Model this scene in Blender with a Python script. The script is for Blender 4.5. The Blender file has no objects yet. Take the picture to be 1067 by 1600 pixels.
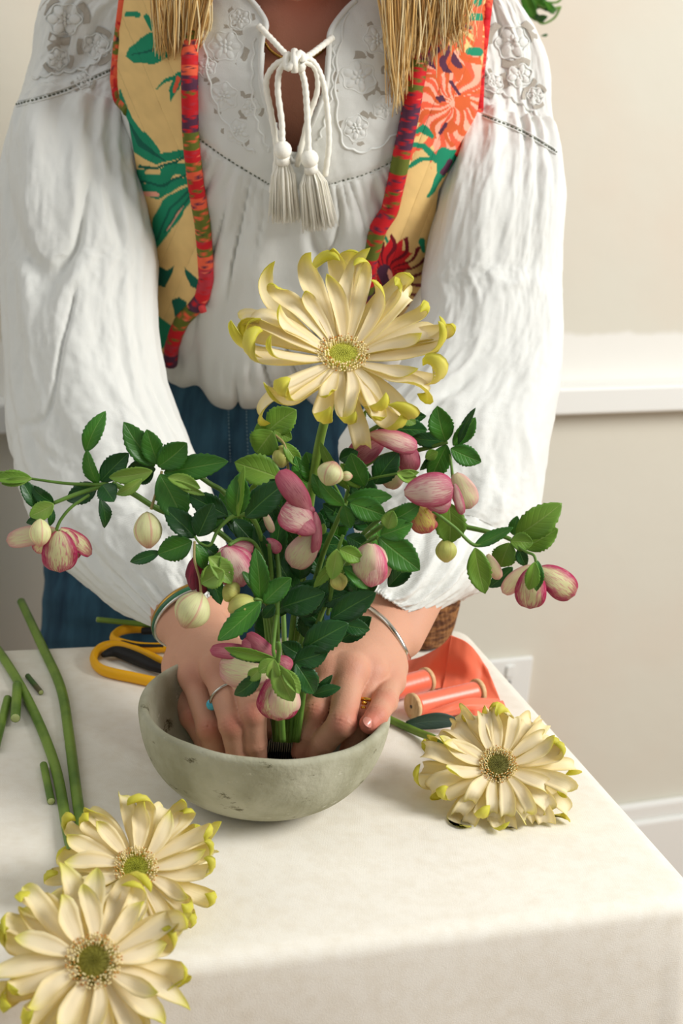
import bpy, bmesh, math, random
import numpy as np
from mathutils import Vector, Matrix
from mathutils.bvhtree import BVHTree
# ------------------------------------------------------------------ camera, world, lights, exposure
S = bpy.context.scene
COL = S.collection
W, H, F = 1067, 1600, 2500.0
PITCH, ROLL = math.radians(19.0), math.radians(4.6)
CAM = np.array([0, 0, 1.35])
_f = np.array([0, math.cos(PITCH), -math.sin(PITCH)]); _r = np.array([1.0, 0, 0]); _u = np.cross(_r, _f)
RT = math.cos(ROLL)*_r + math.sin(ROLL)*_u
UP = -math.sin(ROLL)*_r + math.cos(ROLL)*_u
cd = bpy.data.cameras.new('camera'); cam = bpy.data.objects.new('camera', cd); COL.objects.link(cam)
cam.matrix_world = Matrix(((RT[0], UP[0], -_f[0], CAM[0]), (RT[1], UP[1], -_f[1], CAM[1]), (RT[2], UP[2], -_f[2], CAM[2]), (0, 0, 0, 1)))
cd.sensor_fit = 'VERTICAL'; cd.sensor_height = 36; cd.lens = F/1600*36; cd.clip_start = 0.05
cd.dof.use_dof = True; cd.dof.focus_distance = 1.17; cd.dof.aperture_fstop = 9
S.camera = cam
S.view_settings.view_transform = 'Standard'; S.view_settings.look = 'None'
S.view_settings.gamma = 1; S.view_settings.use_curve_mapping = False
S.view_settings.exposure = 0.0
wd = bpy.data.worlds.new('world'); S.world = wd; wd.use_nodes = True
wd.node_tree.nodes['Background'].inputs[0].default_value = (0.95, 0.97, 1.0, 1)
wd.node_tree.nodes['Background'].inputs[1].default_value = 0.46

def area(name, loc, target, size, power, col=(1, 1, 1)):
    l = bpy.data.lights.new(name, 'AREA'); l.shape = 'RECTANGLE'; l.size, l.size_y = size; l.energy = power; l.color = col
    o = bpy.data.objects.new(name, l); COL.objects.link(o); o.location = loc
    d = Vector(target)-Vector(loc); o.rotation_euler = d.to_track_quat('-Z', 'Y').to_euler()
area('window_daylight_right', (1.8, 0.75, 2.15), (0, 1.25, 0.9), (.9, 1.1), 58, (1, 0.99, 0.97))
area('window_daylight_left', (-1.9, 0.7, 2.3), (0, 1.25, 0.9), (1.4, 1.5), 9, (0.95, 0.98, 1))

# ------------------------------------------------------------------ projection helpers (photo pixel -> point at a real depth)
def ray(px, py): return _f + RT*((px-W/2)/F) - UP*((py-H/2)/F)
def at(px, py, Y):
    d = ray(px, py); return CAM + d*(Y/d[1])
def atz(px, py, z):
    d = ray(px, py); return CAM + d*((z-CAM[2])/d[2])
def topx(P):
    v = np.asarray(P)-CAM; z = v@_f
    return W/2+F*(v@RT)/z, H/2-F*(v@UP)/z
def mpp(P): return float((np.asarray(P)-CAM)@_f)/F
def nrm(v): v = np.asarray(v, float); return v/(np.linalg.norm(v)+1e-12)
TZ = 0.75      # table top
rng = np.random.default_rng(7); random.seed(7)

# ------------------------------------------------------------------ materials
def mat(name, col, rough=0.6, bump=None, mottle=None, spec=0.3, sss=0, metal=0, attr=None, coat=0, transl=0, sheen=0):
    m = bpy.data.materials.new(name); m.use_nodes = True; nt = m.node_tree; N = nt.nodes; L = nt.links
    b = N['Principled BSDF']; b.inputs['Base Color'].default_value = (*col, 1); b.inputs['Roughness'].default_value = rough
    b.inputs['Specular IOR Level'].default_value = spec; b.inputs['Metallic'].default_value = metal
    b.inputs['Coat Weight'].default_value = coat; b.inputs['Sheen Weight'].default_value = sheen
    if sss:
        b.inputs['Subsurface Weight'].default_value = sss; b.inputs['Subsurface Radius'].default_value = (0.012, 0.004, 0.002); b.inputs['Subsurface Scale'].default_value = 0.5
    src = None
    if attr:
        a = N.new('ShaderNodeVertexColor'); a.layer_name = attr; src = a.outputs[0]
    if mottle:      # (colour2, scale, lo, hi)
        c2, sc, lo, hi = mottle[:4]
        tc = N.new('ShaderNodeTexCoord'); n = N.new('ShaderNodeTexNoise'); n.inputs['Scale'].default_value = sc; n.inputs['Detail'].default_value = 5
        mp = N.new('ShaderNodeMapping'); mp.inputs['Scale'].default_value = mottle[4] if len(mottle) > 4 else (1, 1, 1)
        L.new(tc.outputs['Object'], mp.inputs[0]); L.new(mp.outputs[0], n.inputs['Vector'])
        r = N.new('ShaderNodeMapRange'); r.inputs[1].default_value = lo; r.inputs[2].default_value = hi; L.new(n.outputs['Fac'], r.inputs[0])
        mx = N.new('ShaderNodeMix'); mx.data_type = 'RGBA'; L.new(r.outputs[0], mx.inputs[0])
        if src: L.new(src, mx.inputs[6])
        else: mx.inputs[6].default_value = (*col, 1)
        mx.inputs[7].default_value = (*c2, 1); src = mx.outputs[2]
    if src: L.new(src, b.inputs['Base Color'])
    if bump:        # list of (kind, scale, strength, distance)
        prev = None
        tc = N.new('ShaderNodeTexCoord')
        for kind, sc, st, di in bump:
            if kind == 'weave':
                w1 = N.new('ShaderNodeTexWave'); w1.inputs['Scale'].default_value = sc; w1.bands_direction = 'X'; w1.inputs['Distortion'].default_value = 1.5
                w2 = N.new('ShaderNodeTexWave'); w2.inputs['Scale'].default_value = sc; w2.bands_direction = 'Z'; w2.inputs['Distortion'].default_value = 1.5
                L.new(tc.outputs['Object'], w1.inputs[0]); L.new(tc.outputs['Object'], w2.inputs[0])
                ad = N.new('ShaderNodeMath'); L.new(w1.outputs['Fac'], ad.inputs[0]); L.new(w2.outputs['Fac'], ad.inputs[1]); out = ad.outputs[0]
            elif kind == 'voro':
                v = N.new('ShaderNodeTexVoronoi'); v.inputs['Scale'].default_value = sc; L.new(tc.outputs['Object'], v.inputs[0]); out = v.outputs['Distance']
            else:
                n = N.new('ShaderNodeTexNoise'); n.inputs['Scale'].default_value = sc; n.inputs['Detail'].default_value = 6; L.new(tc.outputs['Object'], n.inputs[0]); out = n.outputs['Fac']
            bp = N.new('ShaderNodeBump'); bp.inputs['Strength'].default_value = st; bp.inputs['Distance'].default_value = di; L.new(out, bp.inputs['Height'])
            if prev: L.new(prev, bp.inputs['Normal'])
            prev = bp.outputs[0]
        L.new(prev, b.inputs['Normal'])
    if transl:
        t = N.new('ShaderNodeBsdfTranslucent'); ms = N.new('ShaderNodeMixShader'); ms.inputs[0].default_value = transl
        if src: L.new(src, t.inputs[0])
        else: t.inputs[0].default_value = (*col, 1)
        L.new(b.outputs[0], ms.inputs[1]); L.new(t.outputs[0], ms.inputs[2]); L.new(ms.outputs[0], N['Material Output'].inputs[0])
    return m

def lin(r, g, b): return tuple((c/255/12.92 if c/255 <= 0.04045 else ((c/255+0.055)/1.055)**2.4) for c in (r, g, b))

def uvmat(name, centre, edge, tipc, edge_lo, edge_hi, tip_lo, tip_hi, veins=0.0, vein_col=None, rough=0.5, midrib=None, sidevein=0.0, transl=0.15, nsc=1.0, coat=0.0, val=(.86, .28)):
    """petal / leaf: colour runs from the middle to the edge and to the tip of the blade, with lengthwise veins"""
    m = bpy.data.materials.new(name); m.use_nodes = True; nt = m.node_tree; N = nt.nodes; L = nt.links; b = N['Principled BSDF']
    b.inputs['Roughness'].default_value = rough; b.inputs['Specular IOR Level'].default_value = 0.35; b.inputs['Coat Weight'].default_value = coat
    uv = N.new('ShaderNodeUVMap'); uv.uv_map = 'uv'; sp = N.new('ShaderNodeSeparateXYZ'); L.new(uv.outputs[0], sp.inputs[0])
    def M(op, a, b_=None, c=None):
        n = N.new('ShaderNodeMath'); n.operation = op
        for i, x in enumerate((a, b_, c)):
            if x is None: continue
            if isinstance(x, (int, float)): n.inputs[i].default_value = x
            else: L.new(x, n.inputs[i])
        return n.outputs[0]
    U, V = sp.outputs[0], sp.outputs[1]
    au = M('ABSOLUTE', M('MULTIPLY', M('SUBTRACT', U, 0.5), 2.0))
    tc = N.new('ShaderNodeTexCoord'); mp = N.new('ShaderNodeMapping'); mp.inputs['Scale'].default_value = (26*nsc, 3.0*nsc, 1)
    ob = N.new('ShaderNodeObjectInfo'); cx = N.new('ShaderNodeCombineXYZ'); L.new(M('MULTIPLY', ob.outputs['Random'], 17.0), cx.inputs[2])
    va = N.new('ShaderNodeVectorMath'); L.new(uv.outputs[0], va.inputs[0]); L.new(cx.outputs[0], va.inputs[1]); L.new(va.outputs[0], mp.inputs[0])
    nz = N.new('ShaderNodeTexNoise'); nz.inputs['Scale'].default_value = 1.0; nz.inputs['Detail'].default_value = 4; L.new(mp.outputs[0], nz.inputs['Vector'])
    nv = M('SUBTRACT', nz.outputs['Fac'], 0.5)
    def R(x, lo, hi):
        n = N.new('ShaderNodeMapRange'); n.inputs[1].default_value = lo; n.inputs[2].default_value = hi; n.interpolation_type = 'SMOOTHSTEP'; L.new(x, n.inputs[0]); return n.outputs[0]
    def mix(f, a, c):
        n = N.new('ShaderNodeMix'); n.data_type = 'RGBA'; L.new(f, n.inputs[0])
        for s, x in ((6, a), (7, c)):
            if isinstance(x, tuple): n.inputs[s].default_value = (*x, 1)
            else: L.new(x, n.inputs[s])
        return n.outputs[2]
    ef = R(M('ADD', au, M('MULTIPLY', nv, veins)), edge_lo, edge_hi)
    tf = R(M('ADD', V, M('MULTIPLY', nv, veins)), tip_lo, tip_hi)
    c = mix(tf, mix(ef, centre, edge), tipc)
    if vein_col is not None: c = mix(R(nv, 0.02, 0.16), c, vein_col)
    bh = nz.outputs['Fac']
    if midrib is not None:
        c = mix(M('MULTIPLY', R(au, 0.07, 0.0), 0.8), c, midrib)
        w = M('SINE', M('MULTIPLY', M('SUBTRACT', V, M('MULTIPLY', au, 0.30)), 44.0))
        c = mix(M('MULTIPLY', R(w, 0.88, 1.0), sidevein), c, midrib)
        bh = M('ADD', M('MULTIPLY', R(w, .4, 1.0), -.5), M('MULTIPLY', R(au, 0.10, 0.0), -1.5))
    hs = N.new('ShaderNodeHueSaturation'); L.new(c, hs.inputs['Color']); L.new(M('ADD', M('MULTIPLY', ob.outputs['Random'], val[1]), val[0]), hs.inputs['Value'])
    hs.inputs['Hue'].default_value = 0.5; c = hs.outputs[0]
    L.new(c, b.inputs['Base Color'])
    bp = N.new('ShaderNodeBump'); bp.inputs['Strength'].default_value = 0.35; bp.inputs['Distance'].default_value = 0.0006; L.new(bh, bp.inputs['Height']); L.new(bp.outputs[0], b.inputs['Normal'])
    t = N.new('ShaderNodeBsdfTranslucent'); L.new(c, t.inputs[0]); ms = N.new('ShaderNodeMixShader'); ms.inputs[0].default_value = transl
    L.new(b.outputs[0], ms.inputs[1]); L.new(t.outputs[0], ms.inputs[2]); L.new(ms.outputs[0], N['Material Output'].inputs[0])
    return m

M_wall = None
CREAM = lin(252, 232, 188); LIME = lin(205, 208, 70); GRN = lin(62, 112, 38); DGRN = lin(28, 74, 34)
M_leaf = [uvmat('leaf_dark', lin(40, 92, 34), lin(30, 78, 32), lin(38, 88, 34), .2, 1, .3, 1, .1, rough=.38, midrib=lin(92, 140, 62), sidevein=.10, transl=.12, coat=.1),
          uvmat('leaf_mid', lin(74, 136, 40), lin(56, 116, 36), lin(66, 124, 40), .2, 1, .3, 1, .1, rough=.4, midrib=lin(125, 168, 78), sidevein=.13, transl=.2, coat=.1),
          uvmat('leaf_light', lin(132, 170, 62), lin(112, 156, 52), lin(120, 160, 58), .2, 1, .3, 1, .1, rough=.45, midrib=lin(165, 190, 100), sidevein=.12, transl=.3),
          uvmat('bract_lime', lin(158, 190, 88), lin(140, 180, 74), lin(130, 170, 70), .2, 1, .4, 1, .1, rough=.45, midrib=lin(190, 208, 120), sidevein=.08, transl=.3)]
MAG = lin(168, 36, 84); PNK = lin(214, 120, 142)
M_sep = {'edge': uvmat('sepal_cream_magenta_edge', lin(232, 226, 170), lin(186, 40, 90), lin(176, 34, 80), .30, .85, .70, 1.02, 1.1, lin(216, 130, 140), transl=.25, nsc=1.5),
         'pale': uvmat('sepal_pale_pink', lin(236, 228, 180), lin(232, 176, 172), lin(206, 96, 126), .35, 1.1, .72, 1.15, .9, lin(236, 200, 176), transl=.28, nsc=1.4),
         'pink': uvmat('sepal_pink', lin(240, 208, 190), lin(206, 84, 120), lin(196, 62, 104), .25, .95, .62, 1.1, 1.0, lin(218, 136, 146), transl=.22, nsc=1.6),
         'dusk': uvmat('sepal_dusky_rose', lin(208, 134, 140), lin(176, 76, 100), lin(182, 82, 104), .1, 1.0, .5, 1.1, 1.0, lin(176, 84, 104), transl=.2, nsc=1.6),
         'maroon': uvmat('sepal_maroon', lin(142, 36, 60), lin(112, 24, 46), lin(120, 28, 52), .1, .9, .4, 1.1, .6, lin(96, 18, 40), transl=.15),
         'inner': uvmat('sepal_inner_yellow', lin(228, 210, 110), lin(224, 130, 120), lin(190, 44, 84), .3, 1.0, .62, 1.0, 1.0, lin(216, 120, 110), transl=.25, nsc=1.4),
         'bud': uvmat('bud_cream', lin(230, 230, 170), lin(222, 150, 140), lin(196, 92, 110), .62, 1.05, .66, 1.1, .7, lin(222, 208, 160), rough=.45, transl=.2, nsc=1.2),
         'budgreen': uvmat('bud_greenish', lin(214, 214, 120), lin(200, 190, 110), lin(216, 190, 120), .5, 1.0, .6, 1.1, .4, lin(200, 204, 104), rough=.45, transl=.2)}
M_petal = uvmat('gerbera_petal_cream', lin(255, 244, 216), lin(255, 240, 198), lin(240, 234, 130), .3, 1.0, .74, 1.0, .12, None, rough=.55, transl=.45, nsc=.6, val=(1.0, .06))
M_petalback = uvmat('gerbera_petal_lime_back', lin(250, 240, 176), lin(246, 236, 150), lin(222, 218, 84), .3, 1.0, .40, .95, .12, None, rough=.5, transl=.45, nsc=.6, val=(1.0, .06))
M_stem = mat('stem_green', lin(104, 140, 58), .45, mottle=(lin(84, 118, 44), 60, .35, .7), bump=[('n', 300, .2, .0005)])
M_gstem = mat('gerbera_stem_green', lin(118, 146, 56), .45, mottle=(lin(84, 116, 40), 30, .4, .65), bump=[('n', 400, .25, .0004)], sss=0)
M_dstem = mat('stem_dark_green', lin(60, 92, 38), .45, mottle=(lin(90, 76, 52), 40, .45, .7))
M_cutend = mat('cut_stem_end_pale', lin(190, 200, 130), .6)
M_ped = mat('pedicel_brownish', lin(156, 140, 86), .5)

# ------------------------------------------------------------------ object helpers
def smooth(me, on=True):
    me.polygons.foreach_set('use_smooth', [on]*len(me.polygons))
def link(name, me, m=None, parent=None, loc=None):
    o = bpy.data.objects.new(name, me); COL.objects.link(o)
    if m is not None:
        for x in (m if isinstance(m, (list, tuple)) else [m]): me.materials.append(x)
    if parent: o.parent = parent
    if loc is not None: o.location = loc
    return o
def tag(o, label=None, cat=None, group=None, kind=None):
    if label: o['label'] = label
    if cat: o['category'] = cat
    if group: o['group'] = group
    if kind: o['kind'] = kind
    return o
def empty(name, loc, label, cat, group=None):
    o = bpy.data.objects.new(name, None); COL.objects.link(o); o.location = loc; o.empty_display_size = .02
    return tag(o, label, cat, group)
def pymesh(name, V, Fc, uv=None, sm=True):
    me = bpy.data.meshes.new(name); me.from_pydata([tuple(map(float, v)) for v in V], [], Fc)
    if uv is not None:
        l = me.uv_layers.new(name='uv'); idx = np.empty(len(me.loops), int); me.loops.foreach_get('vertex_index', idx)
        l.data.foreach_set('uv', np.asarray(uv, float)[idx].ravel())
    if sm: smooth(me)
    me.update(); return me
def gridfaces(nu, nv, wrap=False, off=0, flip=False):
    Fc = []
    for j in range(nv-1):
        for i in range(nu if wrap else nu-1):
            a = off+j*nu+i; b = off+j*nu+(i+1) % nu; f = (a, b, b+nu, a+nu); Fc.append(f[::-1] if flip else f)
    return Fc
class MB:
    """collects primitives for ONE mesh"""
    def __init__(s): s.V = []; s.F = []; s.mi = []
    def add(s, V, Fc, mi=0):
        o = len(s.V); s.V += [tuple(map(float, v)) for v in V]; s.F += [tuple(i+o for i in f) for f in Fc]; s.mi += [mi]*len(Fc)
    def tube(s, pts, rad, n=8, mi=0, closed=False, squash=None):
        pts = [np.asarray(p, float) for p in pts]; k = len(pts); V = []
        rad = [rad]*k if isinstance(rad, (int, float)) else rad
        ref = None
        for i, p in enumerate(pts):
            t = nrm((pts[(i+1) % k]-pts[i-1]) if closed else (pts[min(i+1, k-1)]-pts[max(i-1, 0)]))
            if ref is None: ref = np.cross(t, [0, 0, 1]) if abs(t[2]) < .9 else np.cross(t, [0, 1, 0])
            ref = nrm(ref - t*(ref@t)); bi = np.cross(t, ref)
            for a in range(n):
                A = 2*math.pi*a/n; V.append(p+rad[i]*(math.cos(A)*ref+math.sin(A)*bi*(squash or 1)))
        Fc = gridfaces(n, k, True)
        if closed: Fc += [((k-1)*n+i, (k-1)*n+(i+1) % n, (i+1) % n, i) for i in range(n)]
        else: Fc += [tuple(range(n))[::-1], tuple((k-1)*n+i for i in range(n))]
        s.add(V, Fc, mi)
    def ball(s, c, r, n=8, mi=0, rot=None):
        r = np.array([r]*3 if isinstance(r, (int, float)) else r); V = []; m = n//2+1
        for j in range(m):
            th = math.pi*j/(m-1)
            for i in range(n):
                ph = 2*math.pi*i/n; v = np.array([math.sin(th)*math.cos(ph), math.sin(th)*math.sin(ph), math.cos(th)])*r
                V.append(np.asarray(c)+(rot@v if rot is not None else v))
        s.add(V, gridfaces(n, m, True, flip=True), mi)
    def box(s, c, ax, mi=0):
        c = np.asarray(c); V = [c+sx*ax[0]+sy*ax[1]+sz*ax[2] for sz in (-1, 1) for sy in (-1, 1) for sx in (-1, 1)]
        s.add(V, [(0, 2, 3, 1), (4, 5, 7, 6), (0, 1, 5, 4), (2, 6, 7, 3), (0, 4, 6, 2), (1, 3, 7, 5)], mi)
    def build(s, name, m, parent=None, loc=None, sm=True):
        V = np.array(s.V)
        if loc is not None: V = V-np.asarray(loc)
        me = pymesh(name, V, s.F, sm=sm); me.polygons.foreach_set('material_index', s.mi)
        return link(name, me, m, parent, loc)
def local(root, P): return np.asarray(P)-np.array(root.location)
def crom(P, n):
    """Catmull-Rom through control rows"""
    P = np.asarray(P, float); k = len(P); t = np.linspace(0, k-1, n); i = np.clip(t.astype(int), 0, k-2); f = (t-i)[:, None]
    g = lambda j: P[np.clip(j, 0, k-1)]
    a, b, c, d = g(i-1), g(i), g(i+1), g(i+2)
    return .5*((2*b)+(-a+c)*f+(2*a-5*b+4*c-d)*f**2+(-a+3*b-3*c+d)*f**3)
def fbm(x, y, seed=0, n=14, lo=1, hi=6):
    r = np.random.default_rng(seed); o = 0
    for i in range(n):
        k = lo*(hi/lo)**(i/(n-1)); a = r.uniform(0, 2*math.pi); o = o+np.sin(k*(x*math.cos(a)+y*math.sin(a))+r.uniform(0, 6.28)+.6*o)/(k/lo)**.8
    return o/3
def vcol(me, C, name='col'):
    a = me.color_attributes.new(name, 'FLOAT_COLOR', 'POINT'); C = np.asarray(C, float)
    if C.shape[1] == 3: C = np.concatenate([C, np.ones((len(C), 1))], 1)
    a.data.foreach_set('color', C.ravel())

# surface nets over a distance grid
def surface_nets(fn, lo, hi, h):
    lo = np.asarray(lo); n = np.ceil((np.asarray(hi)-lo)/h).astype(int)+1
    g = np.stack(np.meshgrid(*[lo[i]+h*np.arange(n[i]) for i in range(3)], indexing='ij'), -1)
    d = fn(g.reshape(-1, 3)).reshape(n); ins = d < 0
    cnt = np.zeros(n-1); acc = np.zeros((*(n-1), 3))
    sl = lambda o: tuple(slice(o[i], o[i]+n[i]-1) for i in range(3))
    cor = [(a, b, c) for a in (0, 1) for b in (0, 1) for c in (0, 1)]
    for p in cor:
        for ax in range(3):
            if p[ax]: continue
            q = list(p); q[ax] = 1; q = tuple(q); d0 = d[sl(p)]; d1 = d[sl(q)]; cr = (d0 < 0) != (d1 < 0)
            t = np.where(cr, d0/np.where(cr, d0-d1, 1), 0); P = np.array(p, float)+np.zeros((*d0.shape, 3)); P[..., ax] += t
            acc += P*cr[..., None]; cnt += cr
    act = cnt > 0; idx = -np.ones(act.shape, int); idx[act] = np.arange(act.sum())
    ijk = np.argwhere(act); V = lo+h*(ijk+acc[act]/cnt[act][:, None]); Fc = []
    for ax in range(3):
        a1, a2 = (ax+1) % 3, (ax+2) % 3
        s0 = [slice(1, -1)]*3; s0[ax] = slice(0, n[ax]-1); s1 = list(s0); s1[ax] = slice(1, n[ax])
        A = ins[tuple(s0)]; B = ins[tuple(s1)]; e = np.argwhere(A != B)
        base = e+np.array([0 if i == ax else 1 for i in range(3)])
        def cell(d1, d2):
            c = base.copy(); c[:, a1] -= d1; c[:, a2] -= d2; return idx[c[:, 0], c[:, 1], c[:, 2]]
        q = np.stack([cell(1, 1), cell(0, 1), cell(0, 0), cell(1, 0)], 1); fl = A[tuple(e.T)]
        q[~fl] = q[~fl][:, ::-1]; Fc.append(q)
    return V, np.concatenate(Fc)
def cap(P, a, b, ra, rb):
    a = np.asarray(a); b = np.asarray(b); ab = b-a; t = np.clip(((P-a)@ab)/(ab@ab+1e-12), 0, 1)
    return np.linalg.norm(P-a-t[:, None]*ab, axis=1)-(ra+(rb-ra)*t)
def smin(a, b, k): h = np.clip(.5+.5*(b-a)/k, 0, 1); return b*(1-h)+a*h-k*h*(1-h)

def bvh_of(V, Fc): return BVHTree.FromPolygons([tuple(map(float, v)) for v in V], [tuple(int(i) for i in f) for f in Fc])
def hit(bvh, px, py, off=0.0, back=None):
    d = nrm(ray(px, py)); r = bvh.ray_cast(Vector(CAM), Vector(d))
    if r[0] is None: return None if back is None else at(px, py, back)
    return np.array(r[0])-d*off

exec_sections = True
# ================================================================== SETTING
YW = math.radians(23); wd_ = np.array([math.cos(YW), math.sin(YW), 0]); wn = np.array([math.sin(YW), -math.cos(YW), 0])   # wall direction, wall normal (towards camera)
BB_H = 0.17
bb = atz(983, 1264, BB_H)          # point on the top edge of the skirting board
wall0 = bb-wn*0.02
def onwall(px, py, off=0.0):
    d = ray(px, py); t = ((wall0+wn*off-CAM)@wn)/(d@wn); return CAM+d*t
fm = MB(); fm.add([(-4, -3, 0), (5, -3, 0), (5, 6, 0), (-4, 6, 0)], [(0, 1, 2, 3)])
M_floor = mat('floor_wood', lin(176, 142, 106), .5, mottle=(lin(150, 116, 82), 6, .35, .7, (1, 8, 1)))
tag(fm.build('floor', M_floor, sm=False), kind='structure')
pa = onwall(860, 522, 0); pz = pa[2]
M_wall = mat('wall_plaster', lin(214, 210, 195), .85, mottle=(lin(216, 202, 184), 2.6, .45, .75), bump=[('n', 18, .12, .01)])
nt = M_wall.node_tree; N = nt.nodes; L = nt.links      # white paint brushed onto the wall above the rail, with an uneven upper edge
g = N.new('ShaderNodeNewGeometry'); sp = N.new('ShaderNodeSeparateXYZ'); L.new(g.outputs['Position'], sp.inputs[0])
nz = N.new('ShaderNodeTexNoise'); nz.inputs['Scale'].default_value = 9; nz.inputs['Detail'].default_value = 3; L.new(g.outputs['Position'], nz.inputs[0])
ma = N.new('ShaderNodeMath'); ma.operation = 'MULTIPLY_ADD'; L.new(nz.outputs['Fac'], ma.inputs[0]); ma.inputs[1].default_value = .05; L.new(sp.outputs[2], ma.inputs[2])
mr = N.new('ShaderNodeMapRange'); L.new(ma.outputs[0], mr.inputs[0]); mr.inputs[1].default_value = pz+.022; mr.inputs[2].default_value = pz+.030; mr.inputs[3].default_value = 1; mr.inputs[4].default_value = 0
m2 = N.new('ShaderNodeMath'); m2.operation = 'GREATER_THAN'; L.new(sp.outputs[2], m2.inputs[0]); m2.inputs[1].default_value = onwall(868, 607)[2]-.02
m3 = N.new('ShaderNodeMath'); m3.operation = 'MULTIPLY'; L.new(mr.outputs[0], m3.inputs[0]); L.new(m2.outputs[0], m3.inputs[1])
mx = N.new('ShaderNodeMix'); mx.data_type = 'RGBA'; L.new(m3.outputs[0], mx.inputs[0]); mx.inputs[7].default_value = (*lin(232, 230, 222), 1)
b = N['Principled BSDF']; L.new(b.inputs['Base Color'].links[0].from_socket, mx.inputs[6]); L.new(mx.outputs[2], b.inputs['Base Color'])
def wallbox(name, z0, z1, d0, d1, m, s0=-4, s1=4, bev=0.004, parent=None):
    c = wall0+wd_*(s0+s1)/2+wn*(d0+d1)/2; c[2] = (z0+z1)/2
    k = MB(); k.box(c, [wd_*(s1-s0)/2, wn*(d1-d0)/2, np.array([0, 0, (z1-z0)/2])]); o = k.build(name, m, parent, sm=False)
    if bev:
        md = o.modifiers.new('b', 'BEVEL'); md.width = bev; md.segments = 2
    return o
M_paint = mat('white_gloss_paint', lin(232, 232, 226), .4, bump=[('n', 30, .05, .002)])
tag(wallbox('wall_back', -.02, 2.8, -.1, 0, M_wall, bev=0), kind='structure')
rz1 = onwall(868, 607, .035)[2]; rz0 = onwall(863, 650, .035)[2]
tag(wallbox('trim_1', rz0, rz1, 0, .035, M_paint), kind='structure')
tag(wallbox('baseboard_back', 0, BB_H-.028, 0, .02, M_paint), kind='structure')
tag(wallbox('trim_2', BB_H-.03, BB_H, 0, .013, M_paint, bev=.006), kind='structure')
# socket
s_tr = onwall(834, 1026, .008); s_z1 = s_tr[2]; ss = (s_tr-wall0)@wd_
so = tag(wallbox('wall_socket', s_z1-.086, s_z1, 0, .009, M_paint, ss-.146, ss, .003), 'white plastic double wall socket low on the plaster wall beyond the table edge', 'socket')
M_dark = mat('dark_slot', lin(60, 60, 64), .5)
for cx in (.037, .109):
    k = MB(); cc = wall0+wd_*(ss-cx)+wn*.0095
    for dx, dz in ((0, .014), (-.011, -.006), (.011, -.006)):
        q = cc+wd_*dx; q[2] = s_z1-.05+dz; k.box(q, [wd_*.0035, wn*.0006, np.array([0, 0, .002])])
    k.build('plug_hole', M_dark, so, sm=False)
    k = MB(); q = wall0+wd_*(ss-cx)+wn*.011; q[2] = s_z1-.018; k.box(q, [wd_*.006, wn*.002, np.array([0, 0, .008])]); k.build('switch', M_paint, so, sm=False)

# ================================================================== TABLECLOTH
def l2(p, q, r, s):   # intersection in the table plane
    p, q, r, s = [x[:2] for x in (p, q, r, s)]; A = np.array([q-p, -(s-r)]).T; t = np.linalg.solve(A, r-p)[0]; return p+t*(q-p)
e_b = atz(0, 1012, TZ), atz(200, 1003, TZ); e_r = atz(780, 1040, TZ), atz(1000, 1285, TZ); e_f = atz(330, 1500, TZ), atz(1000, 1418, TZ)
cBR = l2(*e_b, *e_r); cFR = l2(*e_f, *e_r)
dB = nrm(e_b[0][:2]-e_b[1][:2]); dF = nrm(e_f[0][:2]-e_f[1][:2])
cBL = cBR+dB*1.35; cFL = cFR+dF*1.35
print('table corners', cBR, cFR, 'depth', np.linalg.norm(cBR-cFR), 'angle', math.degrees(math.acos(abs(dF@nrm(cBR-cFR)))))
per = []; quad = [cFR, cBR, cBL, cFL]
RC = .022
for i in range(4):
    c = quad[i]; pv = quad[i-1]; nx = quad[(i+1) % 4]; a = nrm(pv-c); b_ = nrm(nx-c)
    for t in np.linspace(0, 1, 8): per.append(((1-t)**2*(c+a*RC)+2*t*(1-t)*c+t*t*(c+b_*RC), None))
    n = int(np.linalg.norm(nx-c)/.008)
    for t in np.linspace(0, 1, n)[1:-1]:
        q = c+b_*RC+(nx-c-b_*2*RC)*t; per.append((q, None))
PP = np.array([p[0] for p in per]); nP = len(PP); cen = PP.mean(0)
tan = np.roll(PP, -1, 0)-np.roll(PP, 1, 0); nor = np.stack([-tan[:, 1], tan[:, 0]], 1); nor /= np.linalg.norm(nor, axis=1)[:, None]
nor *= np.sign(((PP-cen)*nor).sum(1))[:, None]
arc = np.concatenate([[0], np.cumsum(np.linalg.norm(np.diff(PP, axis=0), axis=1))])
V = []; rows = 0
def topz(x, y):   # soft creases of the cloth on the table top
    z = .0006*fbm(x*14, y*14, 3)
    for (p, q, a, w) in (((95, 1120), (300, 1235), .0028, .010), ((300, 1235), (520, 1290), .0022, .010), ((560, 1275), (960, 1262), .0010, .012)):
        A = atz(*p, TZ)[:2]; B = atz(*q, TZ)[:2]; ab = B-A; P_ = np.stack([x, y], 1)-A; t = np.clip((P_@ab)/(ab@ab), 0, 1); dd = np.linalg.norm(P_-t[:, None]*ab, axis=1); z = z+a*np.exp(-(dd/w)**2)*np.sin(np.pi*np.clip(t, .02, .98))
    return z
for s in np.linspace(0.01, 1, 110)**.8:
    Q = cen+(PP-cen)*s-nor*.012*s; z = TZ+topz(Q[:, 0], Q[:, 1])*min(1, (1-s)*9); V.append(np.concatenate([Q, z[:, None]], 1)); rows += 1
for a in np.linspace(.25, 1, 5)*math.pi/2:
    Q = PP+nor*(.012*(math.sin(a)-1)+.002); V.append(np.concatenate([Q, np.full((nP, 1), TZ-.012*(1-math.cos(a)))], 1)); rows += 1
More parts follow.
